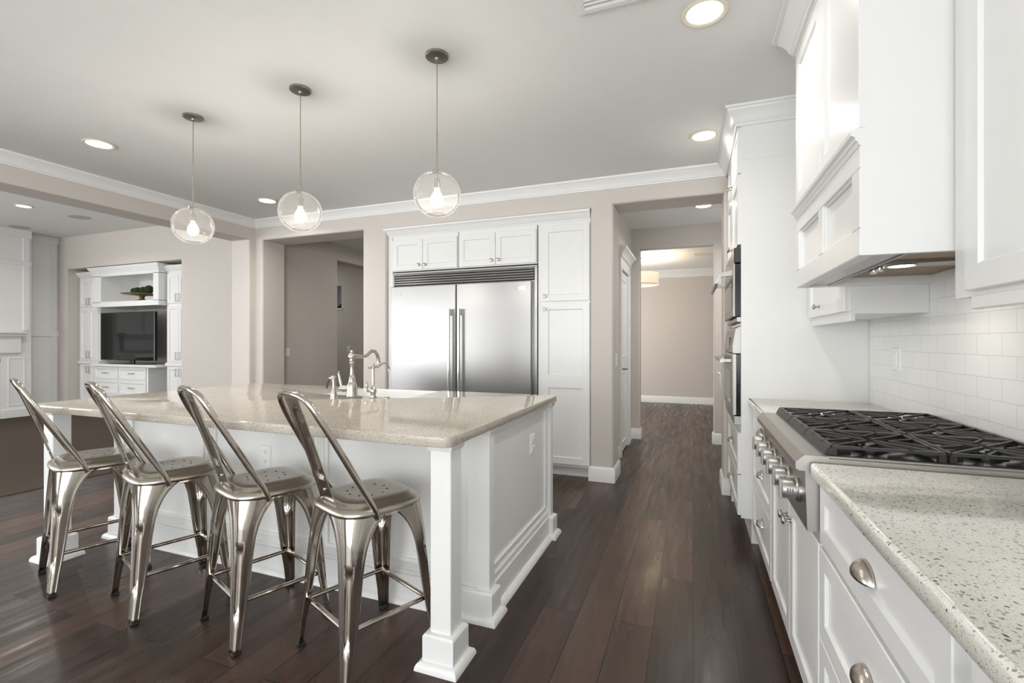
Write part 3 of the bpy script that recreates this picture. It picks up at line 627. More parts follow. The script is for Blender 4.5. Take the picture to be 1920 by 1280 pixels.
# ------------------------------------------------------------------ pendants
def make_pendant():
    p = thing('pendant_light', '', 'pendant light')
    MB().lathe([(.060, 0), (.060, -.010), (.056, -.014), (.012, -.017), (.010, -.026), (.004, -.030)][::-1], (0, 0, 0), n=36).build('canopy', 'pewter', p)
    MB().tube([(0, 0, -.02), (0, 0, -.40)], .0022, 8).build('cord', 'gold', p)
    MB().tube([(0, 0, -.39), (0, 0, -.60)], .0042, 10).build('stem', 'nickel', p)
    g = MB(); prof = []
    for k in range(25):
        a = PI * (.125 + .735 * k / 24); prof.append((.120 * math.sin(a) ** .92, .114 * math.cos(a)))
    zc = -.715
    g.lathe([(.004, .117), (.030, .116)] + prof, (0, 0, zc), n=48, caps=False)
    g.sol = 0
    gl = g.build('glass_globe', 'glass', p)
    rim = prof[-1]
    MB().tube([(rim[0] * math.cos(2 * PI * k / 40), rim[0] * math.sin(2 * PI * k / 40), zc + rim[1]) for k in range(40)], .0018, 6, closed=True).build('globe_lip', 'glass', gl)
    s = MB(); s.lathe([(.004, .112), (.026, .114), (.028, .117), (.026, .121), (.005, .124)][0:], (0, 0, zc), n=24); s.tube([(0, 0, zc + .115), (0, 0, zc + .075)], .0055, 10); s.lathe([(.0165, .030), (.0165, .075), (.013, .082), (.006, .085)], (0, 0, zc), n=20)
    s.build('socket', 'nickel', p)
    b = MB(); b.lathe([(.012, .032), (.013, .022), (.020, .008), (.030, -.012), (.033, -.030), (.029, -.048), (.017, -.060), (.003, -.064)], (0, 0, zc), n=24, caps=False)
    bo = b.build('bulb', 'glass', p)
    fl = MB()
    for k in range(4):
        a = k * PI / 2; x, y = .008 * math.cos(a), .008 * math.sin(a)
        fl.tube([(x * .5, y * .5, zc + .018), (x, y, zc - .005), (x * 1.3, y * 1.3, zc - .038)], .0022, 6)
    fl.build('filament', 'filament', bo)
    return p
pen = make_pendant()
for i, (x, y, lab) in enumerate(((-1.231, 2.158, 'clear glass globe pendant nearest the fridge doors, rightmost of three'),
                                 (-2.140, 2.165, 'clear glass globe pendant in the middle of the row over the island'),
                                 (-3.056, 2.180, 'clear glass globe pendant over the left end of the island'))):
    o = pen if i == 0 else copy_tree(pen)
    o.location = (x, y, CZ); o['label'] = lab; o['group'] = 'globe pendants over the island'
    l = bpy.data.lights.new('pendant_glow', 'POINT'); l.energy = 10.5; l.color = (1, .96, .90); l.shadow_soft_size = .010
    lo = bpy.data.objects.new('pendant_glow', l); COL.objects.link(lo); lo.location = (x, y, CZ - .738)

# ------------------------------------------------------------------ recessed ceiling lights, speakers, vents
def make_can():
    c = thing('recessed_light', '', 'ceiling light')
    MB().lathe([(.075, .0), (.095, -.001), (.099, -.005), (.094, -.008), (.080, -.006), (.074, -.002)], n=40, caps=False).build('trim_ring', 'ring', c)
    MB().lathe([(.001, -.0035), (.077, -.0035)], n=40, caps=False).build('lens', 'lens', c)
    return c
can = make_can()
for i, (x, y, z, pw, lab) in enumerate(((.071, 3.677, CZ, 3.5, 'lit recessed ceiling light in front of the oven cabinet'),
                                        (.047, 2.30, CZ, 4, 'lit recessed ceiling light cut by the top edge of the picture'),
                                        (-4.160, 3.758, CZ, 8, 'lit recessed ceiling light in the far left kitchen corner, behind the middle pendant'),
                                        (-4.136, 2.233, CZ, 16, 'lit recessed ceiling light left of the left pendant'),
                                        (.103, 5.574, CZ, 8, 'lit recessed ceiling light in the passage beyond the ovens'),
                                        (-8.70, 3.80, GZ, 16, 'lit recessed ceiling light in the great room'))):
    o = can if i == 0 else copy_tree(can)
    o.location = (x, y, z); o['label'] = lab; o['group'] = 'recessed ceiling lights'
    area('recessed_light_beam', (x, y, z - .012), (0, 0, 0),   .14, .14, pw * 1.4, (1, .965, .91), 'DISK', 150)
def speaker_disc(x, y, lab):
    o = thing('ceiling_speaker', lab, 'speaker', (x, y, GZ), 'round ceiling speakers in the great room')
    MB().lathe([(.10, 0), (.125, -.001), (.128, -.006), (.12, -.008)], (x, y, GZ), n=32, caps=False).build('frame', 'speaker', o)
    MB().lathe([(.001, -.006), (.12, -.007)], (x, y, GZ), n=32, caps=False).build('grille', 'speaker', o)
speaker_disc(-8.68, 4.43, 'round grey speaker in the great-room ceiling, right of the other speaker')
speaker_disc(-10.35, 4.47, 'round grey speaker in the great-room ceiling above the fireplace')
def vent(x0, x1, y0, y1, lab):
    o = thing('air_vent', lab, 'air vent', ((x0 + x1) / 2, (y0 + y1) / 2, CZ))
    recess(lambda u, v, d: (u, v, CZ - d), x0, x1, y0, y1, w=.03, d=.012).build('frame', 'trim', o)
    MB().box(x0 + .02, x1 - .02, y0 + .02, y1 - .02, CZ - .002, CZ).build('backing', 'slot', o)
    q = MB(); n = max(2, int((y1 - y0 - .06) / .022))
    for k in range(n):
        y = y0 + .035 + (y1 - y0 - .07) * k / (n - 1); q.prism([(y - .008, CZ - .003), (y + .006, CZ - .011), (y + .008, CZ - .010), (y - .006, CZ - .002)], x0 + .025, x1 - .025, 'x')
    q.build('louvre', 'trim', o)
vent(-.475, -.05, 1.75, 2.11, 'white slatted vent in the kitchen ceiling at the top edge of the picture')
vent(.0, .36, 8.60, 8.80, 'white slatted vent in the dining-room ceiling')

# ------------------------------------------------------------------ refrigerator and its cabinets
FY = 4.37                                    # face of the fridge-wall cabinets
fr = thing('refrigerator', 'wide stainless twin-door refrigerator built into the wall', 'refrigerator', (-2.2, 4.75, 0))
FX0, FX1, FXM = -3.035, -1.395, -2.248
b = MB(); b.box(FX0 + .002, FX1 - .002, FY + .02, 5.08, .0, 2.0); b.build('casing', 'steeld', fr)
P = FS(FY + .02)
b = MB(); slab(P, FX0, FX0 + .022, .06, 2.005, t=.028, mb=b); slab(P, FX1 - .030, FX1, .06, 2.005, t=.028, mb=b); slab(P, FX0, FX1, 1.985, 2.005, t=.03, mb=b)
b.build('surround', 'steel', fr)
b = MB()
for k in range(5):
    z = 1.866 + k * .0245
    b.prism([(FY + .02, z), (FY - .004, z + .001), (FY - .012, z + .007), (FY - .010, z + .0195), (FY + .02, z + .0195)], FX0 + .024, FX1 - .032, 'x')
b.build('grille', 'steel', fr)
MB().box(FX0 + .024, FX1 - .032, FY + .005, FY + .018, 1.863, 1.985).build('grille_shadow', 'dark', fr)
for x0, x1, s_ in ((FX0 + .004, FXM - .004, 1), (FXM + .004, FX1 - .05, -1)):
    d = slab(FS(FY + .015), x0, x1, .12, 1.852, t=.060, b=.006).build('door', 'steel', fr)
    hx = (x1 - .052) if s_ > 0 else (x0 + .052)
    y = FY - .045
    q = MB(); q.tube([(hx, y - .052, .52), (hx, y - .052, 1.60)], .0155, 16)
    q.build('handle', 'chrome', d)
    q = MB()
    for z in (.56, 1.565): q.box(hx - .012, hx + .012, y - .052, y, z - .03, z + .03, .004)
    q.build('handle_mount', 'steeld', d)
    bx = x0 + .05 if s_ > 0 else x1 - .17
    q = MB()
    if s_ > 0:
        for z, h_ in ((1.795, .010), (1.777, .012), (1.760, .010)): slab(FS(FY - .045), bx, bx + .085, z - h_ / 2, z + h_ / 2, t=.002, b=.0005, mb=q)
        q.build('badge', 'steeld', d)
    else:
        slab(FS(FY - .045), bx, bx + .11, 1.762, 1.802, t=.002, b=.0005, mb=q); q.build('badge', 'chrome', d)
slab(FS(FY + .02), FX0, FX1, 0.0, .11, t=.004).build('kick_grille', 'dark', fr)

def cab_over(x0, x1, xm, lab):
    c = thing('upper_cabinet', lab, 'cabinet', ((x0 + x1) / 2, FY + .3, 2.02))
    MB().box(x0, x1, FY, 5.05, 2.018, 2.385).build('carcass', 'white', c)
    for u0, u1, k in ((x0 + .006, xm - .002, 1), (xm + .002, x1 - .006, -1)):
        d = shaker(FS(FY), u0, u1, 2.028, 2.350, fw=.055).build('door', 'white', c)
        knob(FS(FY), (u1 - .035) if k > 0 else (u0 + .035), 2.075, .02, d, '-y')
cab_over(-3.03, -2.245, -2.655, 'white cabinet with two doors above the left fridge door')
cab_over(-2.235, -1.40, -1.828, 'white cabinet with two doors above the right fridge door')
pc = thing('pantry_cabinet', 'tall white pantry cabinet right of the refrigerator', 'cabinet', (-1.13, 4.7, 0))
MB().box(-1.388, -.885, FY, 5.05, .10, 2.385).build('carcass', 'white', pc)
MB().box(-1.388, -.885, FY + .07, FY + .09, 0, .10).build('toe_kick', 'white', pc)
d = shaker(FS(FY), -1.345, -.892, 1.650, 2.362, fw=.060).build('door', 'white', pc); knob(FS(FY), -1.315, 1.700, .02, d, '-y')
mb = MB(); shaker(FS(FY), -1.345, -.892, .895, 1.632, fw=.060, b=.0005, mb=mb); shaker(FS(FY), -1.345, -.892, .125, .895, fw=.060, b=.0005, mb=mb)
d = mb.build('door', 'white', pc); knob(FS(FY), -1.315, 1.575, .02, d, '-y')
tag(MB().box(-3.094, -3.037, FY, 5.05, 0, 2.384, .002).build('end_panel', 'white'), 'tall narrow white panel at the left side of the refrigerator', 'panel')
mb = MB(); mb.box(-3.094, -.882, FY - .002, FY + .05, 2.385, 2.478)
mb.sweep([(-3.07, FY + .05), (-3.07, FY - .004), (-.884, FY - .004)], [(0, .0), (.006, 0), (.010, .012), (.018, .018), (.030, .050), (.044, .066), (.050, .070), (.052, .084), (0, .084)], 2.395)
tag(mb.build('cabinet_crown', 'white'), 'white crown moulding along the top of the refrigerator cabinets', 'moulding')

# ------------------------------------------------------------------ oven tower
TX, TY0, TY1 = .282, 3.335, 4.245
tw = thing('oven_cabinet', 'tall white cabinet housing the microwave and wall oven', 'cabinet', (.6, 3.8, 0))
mb = MB(); mb.box(TX, XR - .003, TY0, TY0 + .02, .155, 2.66, .001); mb.build('side_panel', 'white', tw)
mb = MB(); mb.box(TX + .004, XR - .003, TY0 - .003, TY0, 2.415, 2.66, .001); mb.build('filler_panel', 'white', tw)
mb = MB(); mb.box(TX + .002, XR - .003, TY0 + .021, TY1, .155, .735); mb.box(TX + .002, XR - .003, TY0 + .021, TY1, 1.88, 2.736); mb.box(TX + .3, XR - .003, TY0 + .021, TY1, .73, 1.88); mb.box(TX + .002, TX + .3, TY1 - .06, TY1, .73, 1.88); mb.box(TX + .002, TX + .3, TY0 + .02, TY0 + .055, .73, 1.88); mb.box(TX + .002, TX + .3, TY0 + .05, TY1, 1.372, 1.39)
mb.build('carcass', 'white', tw)
mb = MB(); mb.box(TX + .06, XR - .003, TY0 + .012, TY1, 0, .156); mb.box(TX + .0, TX + .06, TY1 - .06, TY1, 0, .15); mb.sweep([(TX, TY1), (TX, TY1 - .07), (TX + .06, TY1 - .07)][::-1], BASE)
mb.build('toe_kick', 'white', tw)
P = FW(TX)
d = shaker(P, TY0 + .006, TY1 - .012, .172, .425).build('drawer', 'white', tw); cup_pull(P, 3.80, .31, .02, d)
d = shaker(P, TY0 + .006, TY1 - .012, .432, .690).build('drawer', 'white', tw); cup_pull(P, 3.80, .57, .02, d)
for y0, y1, k in ((TY0 + .008, 3.788, 1), (3.792, TY1 - .012, -1)):
    d = shaker(P, y0, y1, 1.885, 2.33, fw=.05).build('door', 'white', tw); knob(P, (y1 - .03) if k > 0 else (y0 + .03), 1.93, .02, d, '-x')
    d = shaker(P, y0, y1, 2.336, 2.645, fw=.05).build('door', 'white', tw); knob(P, (y1 - .03) if k > 0 else (y0 + .03), 2.375, .02, d, '-x')
MB().sweep([(.655, TY0 - .003), (TX - .02, TY0 - .003), (TX - .02, YB - .002)][::-1], [(0, 0), (0, -.115), (.012, -.115), (.014, -.10), (.024, -.092), (.032, -.07), (.052, -.038), (.062, -.030), (.064, -.016), (.074, -.014), (.076, 0)], CZ).build('crown', 'white', tw)
# microwave
mw = thing('microwave', 'stainless built-in microwave with drop-down handle above the oven', 'microwave', (.5, 3.8, 1.39))
y0, y1 = TY0 + .052, TY1 - .062
MB().box(TX + .006, TX + .29, y0, y1, 1.392, 1.878).build('casing', 'enamel', mw)
mb = MB(); PW = FW(TX + .006)
slab(PW, y0 - .025, y1 + .025, 1.775, 1.868, t=.045, b=.004).build('control_panel', 'bglass', mw)
MB().box(TX - .034, TX + .006, y0 - .022, y1 + .022, 1.432, 1.766).build('door_body', 'enamel', mw)
d = slab(PW, y0 - .025, y1 + .025, 1.43, 1.768, t=.012, b=.005, d0=.040).build('door', 'steelo', mw)
slab(PW, y0 + .05, y1 - .05, 1.475, 1.66, t=.054, b=.002).build('door_window', 'bglass', d)
mb = MB()
mb.prism([(TX - .045, 1.735), (TX - .125, 1.715), (TX - .138, 1.700), (TX - .132, 1.690), (TX - .045, 1.700)], y0 + .03, y0 + .055, 'y'); mb.prism([(TX - .045, 1.735), (TX - .125, 1.715), (TX - .138, 1.700), (TX - .132, 1.690), (TX - .045, 1.700)], y1 - .055, y1 - .03, 'y')
mb.prism([(TX - .105, 1.712), (TX - .128, 1.708), (TX - .150, 1.655), (TX - .142, 1.645), (TX - .128, 1.655)], y0 + .01, y1 - .01, 'y')
mb.build('handle', 'steelo', d)
slab(PW, y0 - .025, y1 + .025, 1.396, 1.425, t=.03, b=.004).build('bottom_trim', 'steelo', mw)
# wall oven
ov = thing('built_in_oven', 'stainless wall oven below the microwave', 'oven', (.5, 3.8, .735))
MB().box(TX + .006, TX + .29, y0, y1, .738, 1.370).build('casing', 'enamel', ov)
mb = MB(); mb.prism([(TX + .006, 1.195), (TX - .045, 1.195), (TX - .047, 1.24), (TX - .030, 1.345), (TX - .012, 1.362), (TX + .006, 1.364)], y0 - .02, y1 + .02, 'y')
cp = mb.build('control_panel', 'steelo', ov)
MB().box(TX - .049, TX - .035, 3.62, 3.98, 1.215, 1.30, .002).build('display', 'bglass', cp)
MB().box(TX - .026, TX + .006, y0 - .018, y1 + .018, .802, 1.186).build('door_body', 'enamel', ov)
d = slab(PW, y0 - .02, y1 + .02, .80, 1.188, t=.024, b=.006, d0=.032).build('door', 'steelo', ov)
slab(PW, y0 + .09, y1 - .09, .86, 1.07, t=.0575, b=.001).build('door_window', 'bglass', d)
mb = MB(); mb.tube([(TX - .108, y0 + .01, 1.145), (TX - .108, y1 - .01, 1.145)], .014, 14)
for yy in (y0 + .05, y1 - .05): mb.box(TX - .108, TX - .048, yy - .014, yy + .014, 1.132, 1.158, .004)
mb.build('handle', 'steelo', d)
slab(PW, y0 - .02, y1 + .02, .742, .792, t=.046, b=.004).build('bottom_trim', 'steelo', ov)

# ------------------------------------------------------------------ right-hand base cabinets, counters, rangetop
CX = .368                                    # carcass front; doors stand .02 proud
RY0, RY1 = 1.645, 2.560
def base_unit(name, lab, y0, y1, drawers=True, zt=.870):
    c = thing(name, lab, 'cabinet', ((CX + XR) / 2, (y0 + y1) / 2, 0))
    MB().box(CX, XR - .009, y0 + .001, y1 - .001, .10, zt).build('carcass', 'white', c)
    MB().box(CX + .07, XR - .009, y0 + .001, y1 - .001, 0, .10).build('toe_kick', 'white', c)
    P = FW(CX)
    if drawers:
        for z0, z1 in ((.118, .405), (.413, .670), (.686, .860)):
            d = shaker(P, y0 + .010, y1 - .010, z0, z1, t=.022, fw=.052).build('drawer', 'white', c)
            cup_pull(P, (y0 + y1) / 2, (z0 + z1) / 2 if z1 > .8 else z1 - .13, .022 - .009, d)
    return c
base_unit('drawer_cabinet', 'white three-drawer base cabinet right of the rangetop', .853, RY0 - .008)
base_unit('drawer_cabinet', 'white three-drawer base cabinet between rangetop and oven cabinet', RY1 + .012, 3.325)
c = thing('base_cabinet', 'white two-door base cabinet under the rangetop', 'cabinet', (.66, 2.1, 0))
MB().box(CX, XR - .009, RY0 - .006, RY1 + .010, .10, .695).build('carcass', 'white', c)
MB().box(CX + .07, XR - .009, RY0 - .006, RY1 + .010, 0, .10).build('toe_kick', 'white', c)
P = FW(CX)
for y0, y1, k in ((RY0 + .002, 2.098, 1), (2.104, RY1 - .008, -1)):
    d = shaker(P, y0, y1, .118, .672, t=.022).build('door', 'white', c); knob(P, (y1 - .032) if k > 0 else (y0 + .032), .592, .022, d, '-x', .017)
MB().box(CX - .001, CX + .004, RY1 - .004, RY1 + .012, .12, .69).build('raw_edge', 'edge', c)
c = thing('base_cabinet', 'white base cabinet nearest the camera, at the lower right corner', 'cabinet', (.66, .3, 0))
MB().box(CX, XR - .009, -1.0, .812, .10, .870).build('carcass', 'white', c); MB().box(CX + .07, XR - .009, -1.0, .812, 0, .10).build('toe_kick', 'white', c)
d = shaker(P, .05, .806, .118, .860, t=.022).build('door', 'white', c); knob(P, .78, .80, .022, d, '-x', .017)
d = shaker(P, -.99, .04, .118, .860, t=.022).build('door', 'white', c)
EX = .322
tag(counter_slab([(EX, -1.0), (XR - .009, -1.0), (XR - .009, RY0 - .012), (EX, RY0 - .012)], .872, .914, [.012, 0, 0, .012], e=.010).build('countertop', 'quartz2', ang=.9), 'pale speckled quartz counter in the right foreground, before the rangetop', 'countertop')
tag(counter_slab([(EX, RY1 + .008), (XR - .009, RY1 + .008), (XR - .009, 3.333), (EX, 3.333)], .872, .914, [.012, 0, 0, .002], e=.010).build('countertop', 'quartz2', ang=.9), 'pale speckled quartz counter between rangetop and oven cabinet', 'countertop')

rt = thing('gas_rangetop', 'stainless gas rangetop with black iron grates and six front knobs', 'rangetop', (.63, 2.1, .70))
mb = MB(); mb.box(.352, .955, RY0, RY1, .705, .926, .002); mb.build('body', 'steelv', rt)
mb = MB(); mb.prism([(.296, .884), (.287, .890), (.287, .908), (.310, .931), (.372, .931), (.372, .884)], RY0 - .002, RY1 + .002, 'y'); mb.build('front_rail', 'steelv', rt, ang=.15)
mb = MB(); mb.prism([(.352, .884), (.312, .884), (.318, .704), (.352, .704)], RY0, RY1, 'y'); mb.build('control_panel', 'steelv', rt)
mb = MB(); mb.box(.365, .957, RY0 + .004, RY1 - .004, .926, .932, .001); mb.build('top_trim', 'steelv', rt)
mb = MB(); mb.box(.372, .945, RY0 + .014, RY1 - .014, .932, .934); mb.build('burner_tray', 'enamel', rt)
for k in range(6):
    y = 1.742 + k * .1475
    q = MB(); q.lathe([(.037, 0), (.037, .008), (.033, .011), (.031, .013)], (.3155, y, .800), '-x', 28)
    kn = q.build('knob', 'nickel', rt)
    q = MB(); q.lathe([(.0295, .013), (.029, .046), (.027, .051), (.025, .052)], (.3155, y, .800), '-x', 28); q.build('knob_grip', 'knobgrey', kn)
    q = MB(); q.box(.3155 - .058, .3155 - .020, y - .008, y + .008, .769, .831, .003); q.build('knob_bar', 'knobgrey', kn)
    q = MB()
    for j in range(3): q.box(.3155 - .022 - j * .007, .3155 - .026 - j * .007, y - .0305, y - .028, .796, .808)
    q.build('knob_marking', 'label', kn)
GX = [.376, .658, .942]; GY = [RY0 + .012 + (RY1 - RY0 - .024) * k / 3 for k in range(4)]
for j in range(3):
    for i in range(2):
        x0, x1, y0, y1 = GX[i] + .002, GX[i + 1] - .002, GY[j] + .002, GY[j + 1] - .002; xm, ym = (x0 + x1) / 2, (y0 + y1) / 2
        q = MB(); q.lathe([(.052, 0), (.052, .006), (.036, .008), (.036, .010), (.040, .011), (.038, .015), (.002, .016)], (xm, ym, .934), n=28)
        q.build('burner', 'enamel', rt)
        q = MB(); zt, zb = .962, .954
        def bar(a, b_, w=.0055, t=zt, l=zb):
            a, b_ = Vector(a), Vector(b_); d = (b_ - a).normalized(); nrm = Vector((-d.y, d.x)) * w
            q.rings([[(*(p + nrm), l), (*(p - nrm), l), (*(p - nrm * .75), t), (*(p + nrm * .75), t)] for p in (a, b_)])
        for a, b_ in (((x0, y0), (x1, y0)), ((x1, y0), (x1, y1)), ((x1, y1), (x0, y1)), ((x0, y1), (x0, y0))): 
            o = .006
            a = (min(max(a[0], x0 + o), x1 - o), min(max(a[1], y0 + o), y1 - o)); b_ = (min(max(b_[0], x0 + o), x1 - o), min(max(b_[1], y0 + o), y1 - o)); bar(a, b_, .007)
        for ax, ay in ((x0, y0), (x1, y0), (x1, y1), (x0, y1)):
            dx, dy = xm - ax, ym - ay
            bar((ax + dx * .04, ay + dy * .04), (ax + dx * .93, ay + dy * .93), .0052)
        for ax, ay, bx, by in ((xm, y0, 0, 1), (xm, y1, 0, -1), (x0, ym, 1, 0), (x1, ym, -1, 0)):
            L_ = .088
            bar((ax - by * .062, ay - bx * .062), (ax + bx * L_, ay + by * L_), .0045); bar((ax + by * .062, ay + bx * .062), (ax + bx * L_, ay + by * L_), .0045)
        for ax, ay in ((x0 + .01, y0 + .01), (x1 - .01, y0 + .01), (x1 - .01, y1 - .01), (x0 + .01, y1 - .01)): q.box(ax - .008, ax + .008, ay - .008, ay + .008, .934, zb + .002)
        q.build('grate', 'iron', rt)
mb = MB()
for j in range(3): mb.prism([(.364, .934), (.372, .952), (.380, .962), (.384, .950), (.384, .934)], GY[j] + .003, GY[j + 1] - .003, 'y')
mb.build('grate_edge', 'iron', rt)
outlet(FW(XR - .008), 2.935, 1.182, 'white outlet on the subway tile behind the far counter', w=.115, hgt=.115, kind='rocker')

# ------------------------------------------------------------------ hood and wall cabinets on the right
HX, HY0, HY1, HZ = .470, 1.655, 2.575, 1.520
hd = thing('range_hood', 'white panelled chimney hood over the rangetop', 'range hood', (.7, 2.1, HZ))
mb = MB()
X9 = XR - .009
mb.rects(lambda u, v, d: (u, v, d), [(HX + .02, X9 - .002, HY0 + .02, HY1 - .02, 1.60), (HX + .02, X9 - .002, HY0 + .02, HY1 - .02, HZ), (HX, X9, HY0, HY1, HZ), (HX, X9, HY0, HY1, 2.735)])
mb.build('shell', 'white', hd)
P = FW(HX)
mb = MB(); slab(P, HY0, HY1, HZ, 1.600, t=.018, mb=mb); slab(P, HY0, HY1, 1.775, 1.84, t=.018, mb=mb)
for y0, y1 in ((HY0, HY0 + .075), (HY1 - .075, HY1), (2.08, 2.15)): slab(P, y0, y1, 1.60, 1.775, t=.0185, mb=mb)
mb.build('lower_frame', 'white', hd)
mb = MB(); recess(P, HY0 + .075, 2.08, 1.60, 1.775, w=.01, d=.012, mb=mb); recess(P, 2.15, HY1 - .075, 1.60, 1.775, w=.01, d=.012, mb=mb); mb.build('panel_moulding', 'white', hd)
MB().sweep([(HX, HY1), (HX, HY0)], [(0, 0), (.018, 0), (.024, .012), (.028, .014), (.030, .024), (.040, .030), (.042, .042), (.030, .046), (.024, .049), (0, .051)], 1.8402).build('band_moulding', 'white', hd)
for y0, y1 in ((HY0 + .002, 2.112), (2.118, HY1 - .002)):
    shaker(P, y0, y1, 1.892, 2.60, t=.020, fw=.062).build('upper_panel', 'white', hd)
mb = MB(); mb.box(HX - .022, HX, HY0, HY1, 2.60, CZ); mb.sweep([(.655, HY1), (HX - .022, HY1), (HX - .022, HY0), (.655, HY0)], [(0, 0), (0, -.125), (.012, -.125), (.014, -.11), (.022, -.104), (.030, -.078), (.052, -.042), (.062, -.032), (.066, -.016), (.082, -.014), (.085, 0)], CZ); mb.build('crown', 'white', hd)
mb = MB(); mb.box(HX + .02, HX + .105, HY0 + .02, HY1 - .02, 1.528, 1.536); mb.box(HX + .105, HX + .112, HY0 + .02, HY1 - .02, 1.524, 1.575); mb.box(HX + .105, XR - .01, HY0 + .02, HY0 + .035, 1.524, 1.575)
mb.build('liner_lip', 'steeld', hd)
mb = MB(); mb.box(HX + .112, XR - .01, 2.07, 2.17, 1.545, 1.562, .002); st_ = mb.build('control_strip', 'steelv', hd)
for y in (2.09, 2.15): MB().lathe([(.013, 0), (.014, .012), (.011, .022), (.002, .024)], (HX + .16, y, 1.545), '-z', 16).build('control_knob', 'chrome', st_)
MB().lathe([(.001, .001), (.040, .0015)], (.705, 2.12, 1.545), '-z', 28, caps=False).build('lamp_lens', 'lens', st_)
MB().lathe([(.040, 0), (.046, .001), (.046, .003), (.040, .003)], (.705, 2.12, 1.545), '-z', 28, caps=False).build('lamp_ring', 'chrome', st_)
for y0, y1 in ((HY0 + .036, 2.068), (2.172, HY1 - .022)): MB().box(HX + .113, XR - .012, y0, y1, 1.556, 1.568, .002).build('filter', 'hoodwood', hd)
area('hood_lamp_beam', (.705, 2.12, 1.535), (0, 0, 0), .07, .07, .9, (1, .93, .82), 'DISK', 150)

UX = .668
def upper(lab, y0, y1, doors, z0=1.40, z1=2.66, near=False):
    c = thing('upper_cabinet', lab, 'cabinet', ((UX + XR) / 2, (y0 + y1) / 2, z0))
    MB().box(UX, XR - .009, y0, y1, z0 - .004, CZ).build('carcass', 'white', c)
    MB().box(UX - .004, UX + .020, y0, y1, z0 - .038, z0 - .003, .003).build('light_rail', 'white', c)
    P = FW(UX)
    for a, b_, k in doors:
        d = shaker(P, a, b_, z0 + .008, z1, t=.022, fw=.062).build('door', 'white', c)
        if k is not None: knob(P, k, z0 + .06, .022, d, '-x', .014)
    return c
upper('white wall cabinet in the gap between hood and oven cabinet', HY1 + .002, 3.325, ((HY1 + .012, 3.315, 3.05),))
c = upper('white wall cabinet cut by the right edge of the picture', -1.0, 1.560, ((.72, 1.550, None), (-.2, .712, None)), z0=1.39)
MB().box(UX + .001, XR - .009, 1.560, 1.650, 1.386, CZ).build('filler_strip', 'white', c)

# ------------------------------------------------------------------ switches
outlet(FE(-5.02), 4.86, 1.128, 'white light switch on the grey hall wall left of the fridge', kind='rocker', cat='light switch')
outlet(FS(HY), -6.05, 1.13, 'small white switch on the far hall wall behind the faucet', kind='rocker', cat='light switch')
outlet(FE(-.672), 4.50, 1.10, 'white light switch on the jamb beside the passage door', kind='rocker', cat='light switch')
rl = MB(); rl.tube([(-7.3, 8.0, 1.62), (-5.9, 8.0, 2.75)], .035, 8)
tag(rl.build('stair_rail', 'black'), 'black sloping stair rail seen through the hall wall opening', 'handrail')
struct(MB().box(hx0 - .02, hx1 + .02, HY - .012, HY, hz0 - .03, hz0).build('trim_4', 'trim'))

# ------------------------------------------------------------------ media wall in the great room
UY = 5.40                                   # face of the side towers
def media_door(P, u0, u1, v0, v1, parent, hu, hv, t=.02):
    d = shaker(P, u0, u1, v0, v1, t=t, fw=.055, rec=.012).build('door', 'white', parent)
    q = MB(); a = P(hu, hv - .06, t); e = P(hu, hv + .06, t); a2 = P(hu, hv - .06, t + .025); e2 = P(hu, hv + .06, t + .025)
    q.tube([a, a2, e2, e], .006, 8); q.build('handle', 'pewter', d)
def media_tower(x0, x1, lab):
    c = thing('media_cabinet', lab, 'cabinet', ((x0 + x1) / 2, 5.7, 0))
    MB().box(x0, x1, UY, 5.97, .0, 2.44).build('carcass', 'white', c)
    P = FS(UY); xm = (x0 + x1) / 2
    for z0, z1, hz in ((.14, .86, .76), (.93, 1.86, 1.03), (1.90, 2.38, 1.99)):
        media_door(P, x0 + .03, xm - .003, z0, z1, c, xm - .04, hz); media_door(P, xm + .003, x1 - .03, z0, z1, c, xm + .04, hz)
    slab(P, x0, x1, .865, .915, t=.035).build('ledge', 'white', c)
    MB().sweep([(x0, UY + .05), (x0, UY - .002), (x1, UY - .002)], [(0, 0), (.01, 0), (.02, .02), (.05, .06), (.055, .085), (0, .09)], 2.44).build('crown', 'white', c)
media_tower(-10.55, -9.95, 'white tall cabinet left of the television')
media_tower(-8.19, -7.59, 'white tall cabinet right of the television')
ct = thing('media_console', 'white low drawer console under the television', 'cabinet', (-9.1, 5.6, 0))
MB().box(-9.94, -8.50, 5.30, 5.97, 0, .84).build('carcass', 'white', ct)
MB().box(-9.94, -8.23, 5.24, 5.97, .84, .88, .004).build('top', 'white', ct)
P = FS(5.30)
for x0, x1 in ((-9.90, -9.26), (-9.24, -8.54)):
    for z0, z1 in ((.10, .34), (.36, .60), (.62, .83)):
        d = shaker(P, x0, x1, z0, z1, fw=.04, rec=.012).build('drawer', 'white', ct)
        xm, zm = (x0 + x1) / 2, (z0 + z1) / 2
        MB().tube([P(xm - .06, zm, .02), P(xm - .06, zm, .045), P(xm + .06, zm, .045), P(xm + .06, zm, .02)], .006, 8).build('handle', 'pewter', d)
sb = thing('open_shelf', 'white open shelf box above the television', 'shelf', (-9.1, 5.6, 1.87))
mb = MB(); y0 = 5.27
mb.box(-9.94, -8.20, y0, 5.97, 1.87, 1.96, .003); mb.box(-9.94, -8.20, y0, 5.97, 2.40, 2.50, .003); mb.box(-9.94, -9.70, y0, 5.97, 1.95, 2.41); mb.box(-8.33, -8.20, y0, 5.97, 1.95, 2.41); mb.box(-9.94, -8.20, 5.90, 5.97, 1.95, 2.41)
mb.build('frame', 'white', sb)
MB().sweep([(-9.94, 5.6), (-9.94, y0), (-8.20, y0), (-8.20, 5.6)], [(0, 0), (.01, 0), (.015, .03), (.05, .07), (.055, .10), (0, .10)], 2.46).build('crown', 'white', sb)
